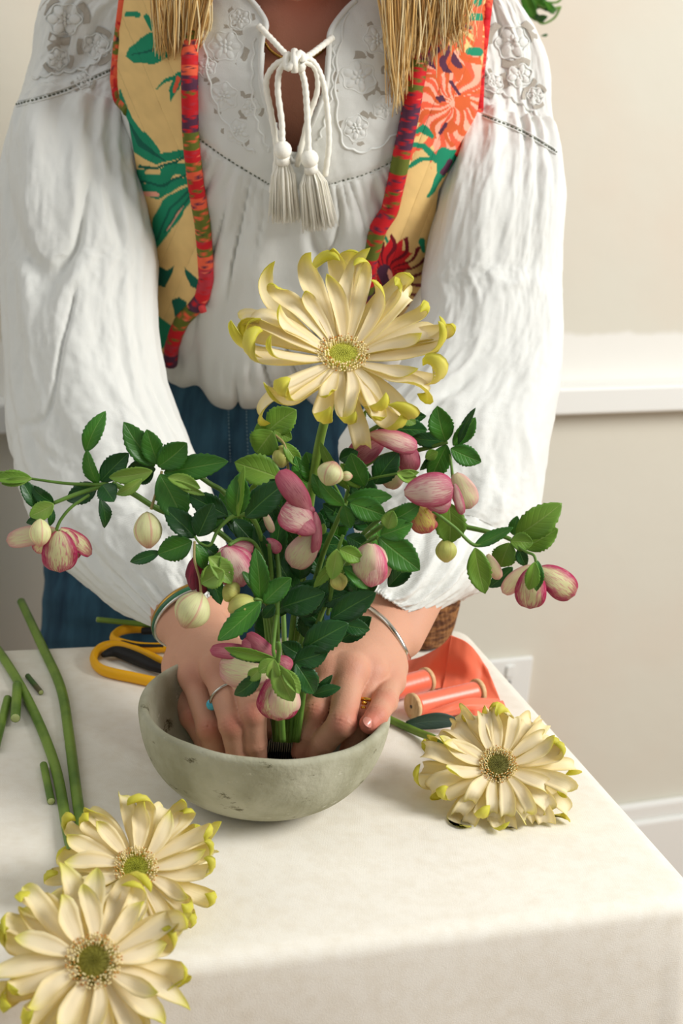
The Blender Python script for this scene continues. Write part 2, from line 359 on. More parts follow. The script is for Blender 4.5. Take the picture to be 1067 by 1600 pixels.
for k in range(1, 46):
    z = TZ-.012-(TZ-.02)*k/45; dz = TZ-z
    wv = dz*.045*(1+np.sin(arc*17+.8*np.sin(arc*5)))+dz*.03*np.sin(arc*41+2*np.sin(arc*3))*min(1, dz*4)+dz*.05
    cornerd = np.min([np.linalg.norm(PP-c, axis=1) for c in quad], axis=0)
    wv = wv*.5+np.exp(-(cornerd/.09)**2)*dz*.10
    Q = PP+nor*(.002+wv)[:, None]; V.append(np.concatenate([Q, np.full((nP, 1), max(z, .012))], 1)); rows += 1
V = np.concatenate(V)
M_cloth = mat('linen_cloth', lin(235, 229, 215), .9, mottle=(lin(228, 220, 203), 90, .4, .75), bump=[('n', 900, .25, .0006), ('weave', 420, .12, .0005)], sheen=.2)
me = pymesh('tablecloth', V, gridfaces(nP, rows, True)+[tuple(range(nP))[::-1]])
tag(link('tablecloth', me, M_cloth), 'cream unbleached linen cloth draped over the work table down to the floor', 'tablecloth')

# ================================================================== BOWL
BC = at(414, 1100, 1.075)[:2]; BR = .0925; RIMZ = at(414, 1100, 1.075)[2]; BH = RIMZ-TZ
print('bowl centre', BC, 'height', BH)
prof = [(0, .0), (.030, .0), (.044, .002), (.058, .009), (.072, .020), (.0825, .034), (.0885, .049), (.0915, .063), (.0925, .073), (.0918, .0765), (.0895, .0782), (.0868, .0775), (.0850, .074),
        (.0825, .062), (.0785, .046), (.072, .031), (.060, .019), (.040, .012), (.018, .010), (0, .010)]
prof = [(r*BR/.0925, z*BH/.078) for r, z in prof]; pr = crom(prof, 90); pr[:, 0] = np.clip(pr[:, 0], 0, None)
n = 128; A = np.linspace(0, 2*math.pi, n, endpoint=False); V = []
for r, z in pr:
    wob = 1+.010*np.sin(2*A+1)+.005*np.sin(5*A+z*30); rr = r*wob; zz = z+(.0006*np.sin(3*A+.5)+.0003*np.sin(11*A))*(z/BH)**2
    V.append(np.stack([rr*np.cos(A), rr*np.sin(A), zz+TZ+.0006], 1))
V = np.concatenate(V)+np.array([BC[0], BC[1], 0])
M_conc = mat('weathered_concrete', lin(178, 175, 152), .85, mottle=(lin(144, 141, 114), 24, .42, .7), bump=[('n', 50, .5, .004), ('n', 300, .5, .001), ('voro', 220, .2, .0006)])
nt = M_conc.node_tree; N = nt.nodes; L = nt.links; b = N['Principled BSDF']
tc = N.new('ShaderNodeTexCoord'); vo = N.new('ShaderNodeTexNoise'); vo.inputs['Scale'].default_value = 33; vo.inputs['Detail'].default_value = 8; vo.inputs['Roughness'].default_value = .72
mpp_ = N.new('ShaderNodeMapping'); mpp_.inputs['Scale'].default_value = (1, 1, 2.2); L.new(tc.outputs['Object'], mpp_.inputs[0]); L.new(mpp_.outputs[0], vo.inputs[0])
r1 = N.new('ShaderNodeMapRange'); r1.inputs[1].default_value = .40; r1.inputs[2].default_value = .34; L.new(vo.outputs['Fac'], r1.inputs[0])
mx = N.new('ShaderNodeMix'); mx.data_type = 'RGBA'; L.new(r1.outputs[0], mx.inputs[0]); L.new(b.inputs['Base Color'].links[0].from_socket, mx.inputs[6]); mx.inputs[7].default_value = (*lin(84, 78, 52), 1)
r2 = N.new('ShaderNodeMapRange'); r2.inputs[1].default_value = .62; r2.inputs[2].default_value = .70; L.new(vo.outputs['Fac'], r2.inputs[0])
mx2 = N.new('ShaderNodeMix'); mx2.data_type = 'RGBA'; L.new(r2.outputs[0], mx2.inputs[0]); L.new(mx.outputs[2], mx2.inputs[6]); mx2.inputs[7].default_value = (*lin(206, 202, 182), 1); L.new(mx2.outputs[2], b.inputs['Base Color'])
bc3 = np.array([BC[0], BC[1], TZ])
bowl = tag(link('bowl', pymesh('bowl', V-bc3, gridfaces(n, len(pr), True)), M_conc, loc=bc3), 'rounded grey-green concrete bowl with a worn rim in the middle of the table', 'bowl')
# pin frog
FB = at(446, 1160, 1.072); FB = np.array([FB[0], BC[1]+.0, TZ+.0125*BH/.078])
frog = empty('flower_frog', FB, 'dark metal pin holder gripping the stems inside the concrete bowl', 'pin holder')
M_frog = mat('dark_pewter', lin(38, 38, 36), .4, metal=.7)
k = MB(); k.tube([(0, 0, 0), (0, 0, .009)], .030, 32); k.build('base', M_frog, frog, sm=False)
k = MB()
for i in range(-8, 9):
    for j in range(-8, 9):
        x, y = (i+.5*(j % 2))*.0034, j*.0034
        if x*x+y*y < .027**2: k.tube([(x, y, .008), (x, y, .024)], [.0006, .0002], 5)
pn = k.build('pin', M_frog, frog, sm=False); tag(pn, kind='stuff')
# ================================================================== PERSON
M_skin = mat('skin', lin(222, 168, 140), .55, attr='col', bump=[('n', 240, .35, .0008), ('voro', 800, .25, .0004)], sss=.12)
M_cotton = mat('white_cotton', lin(228, 228, 221), .9, bump=[('weave', 330, .25, .0006), ('n', 140, .18, .002)], transl=.05, sheen=.15)
M_cord = mat('cream_cord', lin(244, 240, 226), .8, bump=[('n', 700, .4, .0006)])
M_denim = mat('blue_denim', lin(54, 92, 112), .85, mottle=(lin(30, 58, 78), 22, .35, .7, (3, 3, .5)), bump=[('weave', 380, .3, .0005), ('n', 60, .2, .003)])
def secs(rows):     # (y, xl, xr, Y, b) -> world cx, cy, z, a, b
    out = []
    for y, xl, xr, Y, b in rows:
        c = at((xl+xr)/2, y, Y); out.append((c[0], c[1], c[2], (xr-xl)/2*mpp(c), b))
    return np.array(out)
TORSO = secs([(-112, 420, 548, 1.485, .050), (-80, 405, 560, 1.485, .055), (-58, 320, 640, 1.487, .068), (-32, 225, 728, 1.49, .088), (20, 192, 752, 1.49, .102), (80, 192, 750, 1.492, .11), (150, 190, 742, 1.497, .116),
              (260, 205, 715, 1.512, .12), (380, 222, 685, 1.54, .118), (480, 228, 645, 1.57, .113), (545, 232, 618, 1.588, .110), (572, 240, 606, 1.594, .106), (586, 255, 594, 1.60, .096), (592, 275, 580, 1.602, .080)])
def loftgrid(sc, nu, nv, e=2.3, disp=None):
    R_ = crom(sc, nv); A = np.linspace(0, 2*math.pi, nu, endpoint=False)
    ca, sa = np.cos(A), np.sin(A); sx = np.sign(ca)*np.abs(ca)**(2/e); sy = np.sign(sa)*np.abs(sa)**(2/e)
    V = np.stack([R_[:, 0:1]+R_[:, 3:4]*sx, R_[:, 1:2]+R_[:, 4:5]*sy, R_[:, 2:3]+0*sx], -1)
    return V      # nv,nu,3
def gnorm(V, wrap=True):
    du = (np.roll(V, -1, 1)-np.roll(V, 1, 1)) if wrap else np.gradient(V, axis=1); dv = np.gradient(V, axis=0)
    n = np.cross(dv, du); return n/(np.linalg.norm(n, axis=-1, keepdims=True)+1e-12)
def pxarr(V):
    v = V-CAM; z = v@_f; return W/2+F*(v@RT)/z, H/2-F*(v@UP)/z
def inpoly(x, y, P):
    P = np.asarray(P, float); r = np.zeros(np.shape(x), bool)
    for i in range(len(P)):
        (x1, y1), (x2, y2) = P[i-1], P[i]
        if y1 == y2: continue
        c = ((y1 > y) != (y2 > y)) & (x < (x2-x1)*(y-y1)/(y2-y1)+x1); r ^= c
    return r
def dpoly(x, y, P):       # distance in pixels to a polyline, and the parameter along it
    P = np.asarray(P, float); d = np.full(np.shape(x), 1e9); tt = np.zeros(np.shape(x)); Ls = np.concatenate([[0], np.cumsum(np.linalg.norm(np.diff(P, axis=0), axis=1))])
    for i in range(len(P)-1):
        ab = P[i+1]-P[i]; t = np.clip(((x-P[i, 0])*ab[0]+(y-P[i, 1])*ab[1])/(ab@ab+1e-9), 0, 1)
        dd = np.hypot(x-P[i, 0]-t*ab[0], y-P[i, 1]-t*ab[1]); m = dd < d; d = np.where(m, dd, d); tt = np.where(m, (Ls[i]+t*np.linalg.norm(ab))/Ls[-1], tt)
    return d, tt
# ---- skin body (head, neck, trunk, arms) as one surface
hc = at(480, -190, 1.445); chin = at(479, -18, 1.405); nk0 = at(474, -60, 1.50); nk1 = at(470, 60, 1.50)
shL, shR = at(190, 110, 1.525), at(735, 110, 1.525)
ARM = {'L': [shL, at(110, 420, 1.45), at(262, 860, 1.29), at(276, 900, 1.262)], 'R': [shR, at(790, 430, 1.45), at(672, 850, 1.29), at(650, 885, 1.262)]}
SZ = TORSO[::-1]
def body_sdf(P):
    z = P[:, 2]; cx, cy, a, b = [np.interp(z, SZ[:, 2], SZ[:, i]) for i in (0, 1, 3, 4)]
    a = a-.016; b = b-.016; q = np.sqrt(((P[:, 0]-cx)/a)**2+((P[:, 1]-cy)/b)**2)
    d = np.maximum((q-1)*np.minimum(a, b), np.maximum(z-SZ[-4, 2], .80-z))
    d = smin(d, cap(P, nk1, nk0, .056, .05), .03)
    d = smin(d, cap(P, at(470, -10, 1.485), hc, .05, .05), .02)
    fwd = nrm(np.array([0, -1, -.45])); R3 = np.array([.074, .095, .105])
    q = (P-hc); ez = nrm(np.array([0, -.45, 1])); ey = np.cross(ez, [1, 0, 0]); L_ = np.stack([q[:, 0], q@ey, q@ez], 1)/R3
    d = smin(d, (np.linalg.norm(L_, axis=1)-1)*.075, .02)
    d = smin(d, cap(P, chin+np.array([0, .012, .012]), chin+np.array([0, .03, .05]), .016, .05), .025)           # jaw and chin
    fc = hc+ey*0+nrm(-ey if ey[1] > 0 else ey)*.0
    face = nrm(np.array([0, -1, -.40]))
    d = smin(d, cap(P, hc+face*.086+np.array([0, 0, .006]), hc+face*.092+np.array([0, 0, -.026]), .006, .0095), .012)  # nose
    for s in (-1, 1):
        d = smin(d, cap(P, hc+np.array([s*.073, .01, -.005]), hc+np.array([s*.074, .012, -.03]), .012, .008), .006)  # ears
        eye = hc+face*.084+np.array([s*.031, 0, .005]); d = np.maximum(d, -(np.linalg.norm(P-eye, axis=1)-.012))
        d = smin(d, np.linalg.norm(P-eye-np.array([0, .006, 0]), axis=1)-.011, .002)
        d = smin(d, cap(P, hc+face*.088+np.array([s*.002, 0, -.058]), hc+face*.082+np.array([s*.020, 0, -.056]), .007, .004), .006)  # lips
    for k in ARM:
        A = ARM[k]; d = smin(d, cap(P, A[0], A[1], .022, .030), .03); d = smin(d, cap(P, A[1], A[2], .036, .026), .015); d = smin(d, cap(P, A[2], A[3], .026, .0235), .01)
    return d
Vb, Fb = surface_nets(body_sdf, (-.48, 1.13, .76), (.36, 1.66, 1.66), .006)

# ---- hands: joints given as (px, py, depth Y)
def J(*a): return [at(*p) for p in a]
HAND = {
 'L': dict(fore=at(262, 860, 1.29), wrist=at(300, 966, 1.20),
   f=[(J((276, 1068, 1.140), (300, 1120, 1.112), (322, 1160, 1.100), (338, 1186, 1.090)), .0090),
      (J((303, 1056, 1.122), (327, 1139, 1.086), (338, 1180, 1.086), (346, 1206, 1.088)), .0094),
      (J((340, 1046, 1.108), (364, 1132, 1.066), (373, 1178, 1.068), (379, 1204, 1.074)), .0102),
      (J((377, 1046, 1.104), (396, 1113, 1.064), (399, 1160, 1.066), (402, 1190, 1.074)), .0096)],
   thumb=J((338, 1000, 1.175), (372, 1050, 1.15), (396, 1100, 1.13), (408, 1146, 1.11))),
 'R': dict(fore=at(672, 850, 1.29), wrist=at(603, 984, 1.20),
   f=[(J((609, 1064, 1.135), (601, 1096, 1.093), (588, 1120, 1.066), (577, 1131, 1.058)), .0094),
      (J((581, 1052, 1.122), (567, 1122, 1.088), (552, 1158, 1.086), (543, 1180, 1.086)), .0092),
      (J((548, 1048, 1.110), (534, 1130, 1.062), (507, 1158, 1.068), (492, 1180, 1.076)), .0104),
      (J((513, 1050, 1.112), (494, 1112, 1.080), (480, 1146, 1.076), (470, 1176, 1.078)), .0094)],
   thumb=J((555, 1005, 1.175), (512, 1050, 1.15), (488, 1096, 1.13), (472, 1140, 1.112)))}
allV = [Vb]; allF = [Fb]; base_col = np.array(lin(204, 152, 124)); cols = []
def skincol(V, pts=()):
    r = np.zeros(len(V))
    for p, s, w in pts: r = np.maximum(r, w*np.exp(-(np.linalg.norm(V-p, axis=1)/s)**2))
    r = r[:, None]; n = fbm(V[:, 0]*60, V[:, 2]*60+V[:, 1]*40, 5)[:, None]*.06
    return np.clip(base_col*(1-r)+np.array(lin(200, 98, 80))*r+n*np.array([.10, .04, .03]), 0, 1)
cols.append(skincol(Vb, [(chin, .03, .5)])*np.array([.80, .66, .62]))  # head, neck and chest skin darkened: shade from head and hair put into colour
toc = lambda p: nrm(CAM-p)
for key, Hd in HAND.items():
    W0, F0 = Hd['wrist'], Hd['fore']; red = []
    def sdf(P, Hd=Hd, W0=W0, F0=F0):
        ax = nrm(W0-F0); side = nrm(np.cross(ax, toc(W0)))
        d = None
        for s in (-1, -.33, .33, 1):
            c = cap(P, F0+side*s*.012, W0+side*s*.0155, .021, .0165); d = c if d is None else smin(d, c, .012)
        for i, (J4, r) in enumerate(Hd['f']):
            st = W0+side*(.0 if 1 else 0)+(J4[0]-W0)*.12
            m = J4[0]+(W0-J4[0])*.25
            d = smin(d, cap(P, st, m, .0150, .0135), .012); d = smin(d, cap(P, m, J4[0], .0135, r*1.18), .008)
            dd = toc(J4[0]); d = smin(d, cap(P, st+dd*.0115, J4[0]+dd*.0062, .0030, .0036), .006)      # tendon
        th = Hd['thumb']
        d = smin(d, cap(P, W0+(th[0]-W0)*.5, th[0], .015, .015), .012); d = smin(d, cap(P, th[0], th[1], .0155, .0125), .010)
        d = smin(d, cap(P, th[1], Hd['f'][3][0][0], .012, .010), .016)      # web
        for a, b_, ra, rb in ((th[1], th[2], .0122, .0108), (th[2], th[3], .0108, .0085)): d = smin(d, cap(P, a, b_, ra, rb), .003)
        fg = None
        for i, (J4, r) in enumerate(Hd['f']):
            a, b_, c, e = J4; q = cap(P, a, b_, r*1.12, r*1.0)
            q = smin(q, cap(P, b_, c, r*1.0, r*.90), .002); q = smin(q, cap(P, c, e, r*.90, r*.80), .002)
            up = toc(b_); q = smin(q, np.linalg.norm(P-(b_+up*.0006), axis=1)-r*1.0, .003)          # knuckle
            q = smin(q, np.linalg.norm(P-(a+toc(a)*.001), axis=1)-r*1.10, .008)
            for jn, am in ((b_, .00055), (c, .0004)):
                t = nrm(c-a) if jn is b_ else nrm(e-b_); s = (P-jn)@t; vis = ((P-jn)@toc(jn)) > 0
                q = q+am*np.cos(2*math.pi*s/.0027)*np.exp(-(s/.0042)**2)*vis*(np.linalg.norm(P-jn, axis=1) < .02)
            fg = q if fg is None else smin(fg, q, .0012)
        return smin(d, fg, .0045)
    pts = np.array([W0, F0]+[p for J4, r in Hd['f'] for p in J4]+list(Hd['thumb']))
    Vh, Fh = surface_nets(sdf, pts.min(0)-.03, pts.max(0)+.03, .00125)
    for J4, r in Hd['f']: red += [(J4[1]+toc(J4[1])*r, .009, .45), (J4[0]+toc(J4[0])*r, .012, .22), (J4[3], .012, .5), (J4[2], .008, .25)]
    if key == 'R': red.append((Hd['f'][0][0][3], .016, .8))
    cols.append(skincol(Vh, red)); allF.append(Fh+sum(len(v) for v in allV)); allV.append(Vh)
AV = np.concatenate(allV); AF = np.concatenate(allF)
PB = np.array([TORSO[6, 0], TORSO[6, 1], 0.0])
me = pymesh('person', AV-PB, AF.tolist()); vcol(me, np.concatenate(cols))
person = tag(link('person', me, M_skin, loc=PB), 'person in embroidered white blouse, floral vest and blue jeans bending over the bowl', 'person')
body_bvh = bvh_of(AV, AF)
def P_child(name, V, Fc, m, uv=None, parent=None):
    return link(name, pymesh(name, np.asarray(V)-PB, Fc, uv), m, parent or person)

# nail on the little finger lying over the rim
def ell_patch(c, nrm_, ax, a, b, h, n=14):
    sd = nrm(np.cross(nrm_, ax)); V = []
    for j in range(5):
        rr = j/4
        for i in range(n):
            A = 2*math.pi*i/n; V.append(c+ax*a*rr*math.cos(A)+sd*b*rr*math.sin(A)+nrm_*h*(1-rr*rr*.9)-nrm_*.0018*(rr*math.sin(A))**2)
    return V, gridfaces(n, 5, True)
M_nail = mat('fingernail_pink', lin(214, 142, 124), .25, spec=.5, coat=.3)
J4 = HAND['R']['f'][0][0]; h = hit(body_bvh, 578, 1126); ax = nrm(J4[3]-J4[2]); nn = nrm(toc(h)-ax*(toc(h)@ax))
V, Fc = ell_patch(h-nn*.0006, nn, ax, .0058, .0045, .0012); P_child('fingernail', V, Fc, M_nail)

# ---- blouse trunk with neck opening
NU, NV = 420, 330
G0 = loftgrid(TORSO, NU, NV); GN = gnorm(G0)
if ((GN[NV//2]*(G0[NV//2]-G0[NV//2].mean(0))).sum() < 0): GN = -GN
smooth_bvh = bvh_of(G0.reshape(-1, 3), gridfaces(NU, NV, True))
px, py = pxarr(G0); front = GN[..., 1] < 0
seamL = [(255, 170), (300, 208), (355, 248), (420, 288)]; seamR = [(512, 288), (575, 270), (642, 238), (700, 200)]
ysm = np.interp(px, [200, 255, 300, 355, 420, 465, 512, 575, 642, 700], [130, 170, 208, 248, 288, 296, 288, 270, 238, 200])
ang = np.arctan2(px-466, py+60); dist = np.clip((py-ysm)/130, 0, 1); 
wv = np.sin(ang*44+1.3*np.sin(ang*9+py*.006)+.9*np.sin(py*.011+ang*5)); fine = np.sin(ang*150+2*np.sin(ang*31))
hem = np.exp(-((py-575)/22.0)**2)
p1 = ang*15+1.1*np.sin(ang*6+py*.008)+.7*np.sin(py*.011+1); p2 = ang*31+1.4*np.sin(ang*11-py*.010)+.8*np.sin(py*.017)
m1 = .55+.45*np.sin(ang*9+py*.012+2); m2 = np.clip(.5+.9*np.sin(ang*17+py*.015), 0, 1)
D = dist*(.003-.014*m1*np.exp(-(np.sin(p1)/.26)**2)-.007*m2*np.exp(-(np.sin(p2)/.24)**2)+.002*wv) + .0011*np.exp(-((py-ysm-22)/38)**2)*fine*(py > ysm)+.0050*fbm(px/62+py/110, py/150, 11)*(.3+dist) \
    + .0014*hem*np.sin(px*.28+2*np.sin(px*.05)) + .0006*fbm(px/14, py/16, 21)
D = np.where(py < -60, 0, D)*np.clip((py+90)/60, 0, 1)
D = D - .002*np.exp(-((py-ysm)/4.0)**2)
vx = np.minimum(np.clip((px-np.interp(py, [0, 240, 350, 430, 480], [312, 316, 328, 332, 322]))/14, 0, 1), np.clip((np.interp(py, [0, 110, 225, 281, 356, 450, 530], [640, 638, 616, 606, 578, 560, 550])-px)/14, 0, 1))
vx = np.where(py > 520, 1, vx); D = np.minimum(D, .001+.02*vx)
G = G0+GN*(np.where(front, D, D*.4)[..., None]+.001)
hole = [(380, -40), (388, 0), (402, 12), (416, 38), (409, 66), (408, 126), (420, 177), (440, 222), (460, 250), (483, 203), (508, 140), (514, 84), (516, 50), (556, 2), (560, -40)]
hole_m = inpoly(px, py, hole) & front
keep = []
gf = gridfaces(NU, NV, True); hm = hole_m.ravel()
keep = [f for f in gf if not all(hm[i] for i in f)]
blouse = P_child('blouse', G.reshape(-1, 3), keep, M_cotton)
md = blouse.modifiers.new('s', 'SOLIDIFY'); md.thickness = .0012; md.offset = -1
trunk_bvh = bvh_of(G.reshape(-1, 3), gf)
# bound edge of the neck opening
k = MB()
edge = [hit(trunk_bvh, x, y, .0015) for x, y in crom([(386, -6), (402, 12), (416, 38), (409, 66), (408, 126), (420, 177), (440, 222), (460, 251), (483, 203), (508, 140), (514, 84), (516, 50), (536, 20), (556, 0)], 70)]
edge = [p-PB for p in edge if p is not None]; k.tube(edge, .0024, 8); k.build('neckline_binding', M_cotton, blouse)

def sleeve(rows, name, seed, gather_top):
    ratio = np.interp(np.linspace(0, 1, 330), [0, .20, .32, .8, 1], [.52, .52, .78, .84, 1.2])[:, None]
    rows = np.array(rows, float); R_ = crom(rows, 330); nv = len(R_); nu = 260; A = np.linspace(0, 2*math.pi, nu, endpoint=False)
    Lp = np.array([at(r[0], r[1], r[4]) for r in R_]); Rp = np.array([at(r[2], r[3], r[4]) for r in R_]); C = (Lp+Rp)/2; Hh = (Rp-Lp)/2
    T = np.gradient(C, axis=0); T /= np.linalg.norm(T, axis=1)[:, None]; Dv = np.cross(T, Hh); Dv /= np.linalg.norm(Dv, axis=1)[:, None]; Dv *= np.linalg.norm(Hh, axis=1)[:, None]*ratio
    if Dv[nv//2][1] > 0: Dv = -Dv
    wq = np.clip((np.linspace(0, 1, nv)-.80)/.17, 0, 1)[:, None]; mg = np.linalg.norm(Dv, axis=1)[:, None]
    vd = CAM-C; vd /= np.linalg.norm(vd, axis=1)[:, None]; Dv = Dv*(1-wq)+vd*mg*wq; Dv = Dv/np.linalg.norm(Dv, axis=1)[:, None]*mg
    e = 2.25; ca, sa = np.cos(A), np.sin(A); sx = np.sign(ca)*np.abs(ca)**(2/e); sy = np.sign(sa)*np.abs(sa)**(2/e)
    G = C[:, None]+Hh[:, None]*sx[None, :, None]+Dv[:, None]*sy[None, :, None]; n = gnorm(G)
    if ((n[nv//2]*(G[nv//2]-C[nv//2])).sum() < 0): n = -n
    v = np.linspace(0, 1, nv)[:, None]; a = A[None, :]; mid = np.clip(v*5, 0, 1)*np.clip((1-v)*6, 0, 1)
    x = np.cos(a)*1.3; y = v*6; w = .45*fbm(x+seed, y*.6, seed+1)
    f1 = fbm(x*1.2+w, y*.85+np.sin(a+seed)*1.1, seed, lo=1, hi=5)
    cre = fbm(x*1.6+v*2.2+w, y*1.9-x*.9+w*1.5, seed+3, lo=1.2, hi=7); cre = 1-np.sqrt(np.tanh(cre*1.6)**2+.04)*2     # sharper creases
    lon = np.sin(a*17+2.2*np.sin(a*3+seed)+1.2*np.sin(v*7)); 
    gt = np.exp(-((v-gather_top)/.10)**2)*(v > gather_top-.005); gb = np.exp(-((1-v)/.12)**2)
    d = .0075*f1*mid+.0022*cre*mid+.0022*lon*gt+.0016*lon*mid*(.5+.5*np.sin(v*5+seed))+.0030*gb*np.clip((1-v)*30, .25, 1)*np.sin(a*22+2*np.sin(a*4+seed))*(.4+.6*np.abs(np.sin(a*5)))+.0007*fbm(x*9, y*9, seed+7, lo=2, hi=9)
    w2 = .7*fbm(x*1.1+seed*2, y*.7, seed+12)
    q1 = 1.6*a*(1 if seed < 6 else -1)+v*9+w2*2.2; q2 = -1.1*a+v*15+w2*3
    k1 = np.clip(fbm(x*.9, y*.8, seed+15)*1.6+.25, 0, 1); k2 = np.clip(fbm(x*1.3+2, y*1.1, seed+16)*1.6, 0, 1)
    d = d-mid*(.0075*k1*np.exp(-(np.sin(q1)/.27)**2)+.0045*k2*np.exp(-(np.sin(q2)/.17)**2))
    ng = np.exp(-((1-v)/.022)**2); d = d+ng*.0011*np.sin(a*60+3*np.sin(a*7)+v*60)
    edge = np.abs(np.cos(a))**3; d = d*(1-.45*edge)
    # small raised dots woven in rows
    dot = np.clip(np.cos(a*30)*np.cos(v*130+a*2)-.82, 0, 1)*5*mid; d = d+.0005*dot
    G = G+n*d[..., None]
    # close in towards the wrist at the cuff
    endc = C[-1]; tuck = [endc+(G[-1]-endc)*s+T[-1]*t for s, t in ((.97, .0015), (.90, .002), (.80, -.002), (.70, -.012))]
    top = [C[0]+(G[0]-C[0])*s-T[0]*.004*(1-s) for s in (.05, .5, .85)]
    G2 = np.concatenate([np.array(top), G, np.array(tuck)]); return G2, nu
E1 = [(225, -62, 285, -45, 1.50), (120, -50, 262, -30, 1.505), (62, 0, 240, 10, 1.512), (42, 95, 226, 100, 1.512), (23, 165, 218, 168, 1.50), (2, 232, 218, 245, 1.470), (-1, 320, 234, 325, 1.45), (0, 420, 247, 405, 1.44), (5, 510, 247, 500, 1.42), (11, 600, 262, 590, 1.40),
      (19, 690, 297, 680, 1.375), (40, 775, 326, 755, 1.345), (76, 852, 342, 815, 1.31), (120, 902, 350, 850, 1.285), (168, 944, 352, 880, 1.26), (208, 967, 350, 900, 1.24), (240, 979, 347, 918, 1.225)]
E2 = [(655, -48, 715, -62, 1.50), (680, -28, 778, -45, 1.505), (704, 10, 812, 0, 1.512), (700, 90, 856, 80, 1.512), (704, 178, 864, 180, 1.50), (702, 240, 879, 240, 1.470), (680, 320, 883, 320, 1.45), (656, 430, 877, 425, 1.44), (655, 500, 876, 520, 1.42), (605, 600, 870, 600, 1.40),
      (532, 690, 857, 690, 1.375), (538, 760, 842, 785, 1.345), (552, 820, 822, 850, 1.315), (560, 856, 785, 893, 1.29), (562, 878, 748, 920, 1.265), (562, 892, 702, 948, 1.245), (563, 908, 652, 964, 1.225)]
sl_bvh = {}
for key, rows, sd in (('L', E1, 4), ('R', E2, 9)):
    G2, nu = sleeve(rows, 'sleeve', sd, .27)
    o = P_child('sleeve', G2.reshape(-1, 3), gridfaces(nu, len(G2), True), M_cotton, parent=blouse)
    sl_bvh[key] = bvh_of(G2.reshape(-1, 3), gridfaces(nu, len(G2), True))
def anyhit(px, py, off, which=None):
    best = None
    for b in ([trunk_bvh, sl_bvh['L'], sl_bvh['R']] if which is None else which):
        p = hit(b, px, py, off)
        if p is not None and (best is None or np.linalg.norm(p-CAM) < np.linalg.norm(best-CAM)): best = p
    return best

# ---- jeans
JN = secs([(545, 236, 606, 1.600, .094), (585, 230, 612, 1.600, .100), (650, 205, 625, 1.600, .105), (720, 170, 640, 1.598, .110), (800, 120, 655, 1.592, .116), (883, 76, 668, 1.585, .118), (950, 70, 672, 1.58, .118), (1005, 67, 672, 1.578, .115)])
GJ = loftgrid(JN, 200, 150, 2.4); nJ = gnorm(GJ); nJ *= np.sign((nJ[70]*(GJ[70]-GJ[70].mean(0))).sum()); qx, qy = pxarr(GJ)
wr = .0036*fbm(qx/90, qy/26+.4*np.sin(qx/50), 31)*(nJ[..., 1] < 0)-.0035*np.exp(-((qx-359-(qy-600)*.01)/2.2)**2)*(qy > 560)*(qy < 740)+.002*np.exp(-((qx-372)/11)**2)*(nJ[..., 1] < 0)*(qy < 740)
GJ = GJ+nJ*wr[..., None]
k = MB(); k.add(GJ.reshape(-1, 3)-PB, gridfaces(200, 150, True))
bz = JN[-1]
for s in (-1, 1):
    rows = [(bz[0]+s*bz[3]*(.52), bz[1], bz[2]+.03, bz[3]*.46, .10), (bz[0]+s*.115, bz[1]+.01, bz[2]-.15, .085, .088), (bz[0]+s*.11, bz[1]+.03, .38, .066, .070), (bz[0]+s*.105, bz[1]+.05, .05, .062, .066), (bz[0]+s*.105, bz[1]+.05, .045, .03, .03)]
    g_ = loftgrid(np.array(rows), 40, 30, 2); k.add(g_.reshape(-1, 3)-PB, gridfaces(40, 30, True))
jeans = k.build('jeans', M_denim, person); jean_bvh = bvh_of(GJ.reshape(-1, 3), gridfaces(200, 150, True))
M_stitch = mat('pale_denim_stitching', lin(120, 146, 156), .8)
for pl in ([(356, 588), (357, 650), (360, 725)], [(384, 592), (385, 650), (388, 725)]):
    k = MB()
    q = crom(pl, 60)
    for i in range(0, 58, 2):
        a, b_ = hit(jean_bvh, *q[i], .0006), hit(jean_bvh, *q[i+1], .0006)
        if a is not None and b_ is not None: k.tube([a-PB, b_-PB], .0006, 5)
    o = k.build('seam_stitching', M_stitch, jeans); tag(o, kind='stuff')
for c in (-1, 1):      # feet, behind the table
    k = MB(); x0 = bz[0]+c*.105; k.ball(np.array([x0, bz[1]-.02, .05])-PB, (.045, .13, .045), 20)
    k.build('shoe', mat('brown_leather_shoe', lin(120, 80, 50), .5), person)

# ---- quilted vest with printed cloth
TAN = lin(226, 190, 124); TEAL = lin(24, 132, 96); TEALD = lin(12, 92, 74); CORAL = lin(226, 92, 60); PINKP = lin(240, 166, 140); RED = lin(196, 26, 34); PURP = lin(84, 44, 66); OLIVE = lin(96, 104, 34); ORG = lin(206, 92, 44)
LXL = [(-60, 215), (0, 192), (60, 184), (125, 178), (155, 183), (170, 197), (190, 206), (250, 216), (300, 222), (345, 238), (375, 247), (420, 246), (450, 243), (500, 248), (540, 254), (572, 262)]
LXR = [(-60, 330), (0, 304), (75, 300), (200, 300), (240, 303), (290, 309), (350, 319), (400, 323), (435, 325), (465, 318), (480, 306), (500, 286), (520, 276), (545, 268), (572, 266)]
RXL = [(-60, 655), (60, 655), (110, 648), (169, 638), (225, 627), (281, 617), (330, 606), (356, 588), (405, 573), (450, 569), (473, 561), (530, 556)]
RXR = [(-60, 765), (0, 764), (112, 751), (180, 749), (217, 735), (232, 716), (270, 695), (296, 681), (330, 677), (390, 662), (442, 656), (461, 644), (500, 620), (530, 610)]
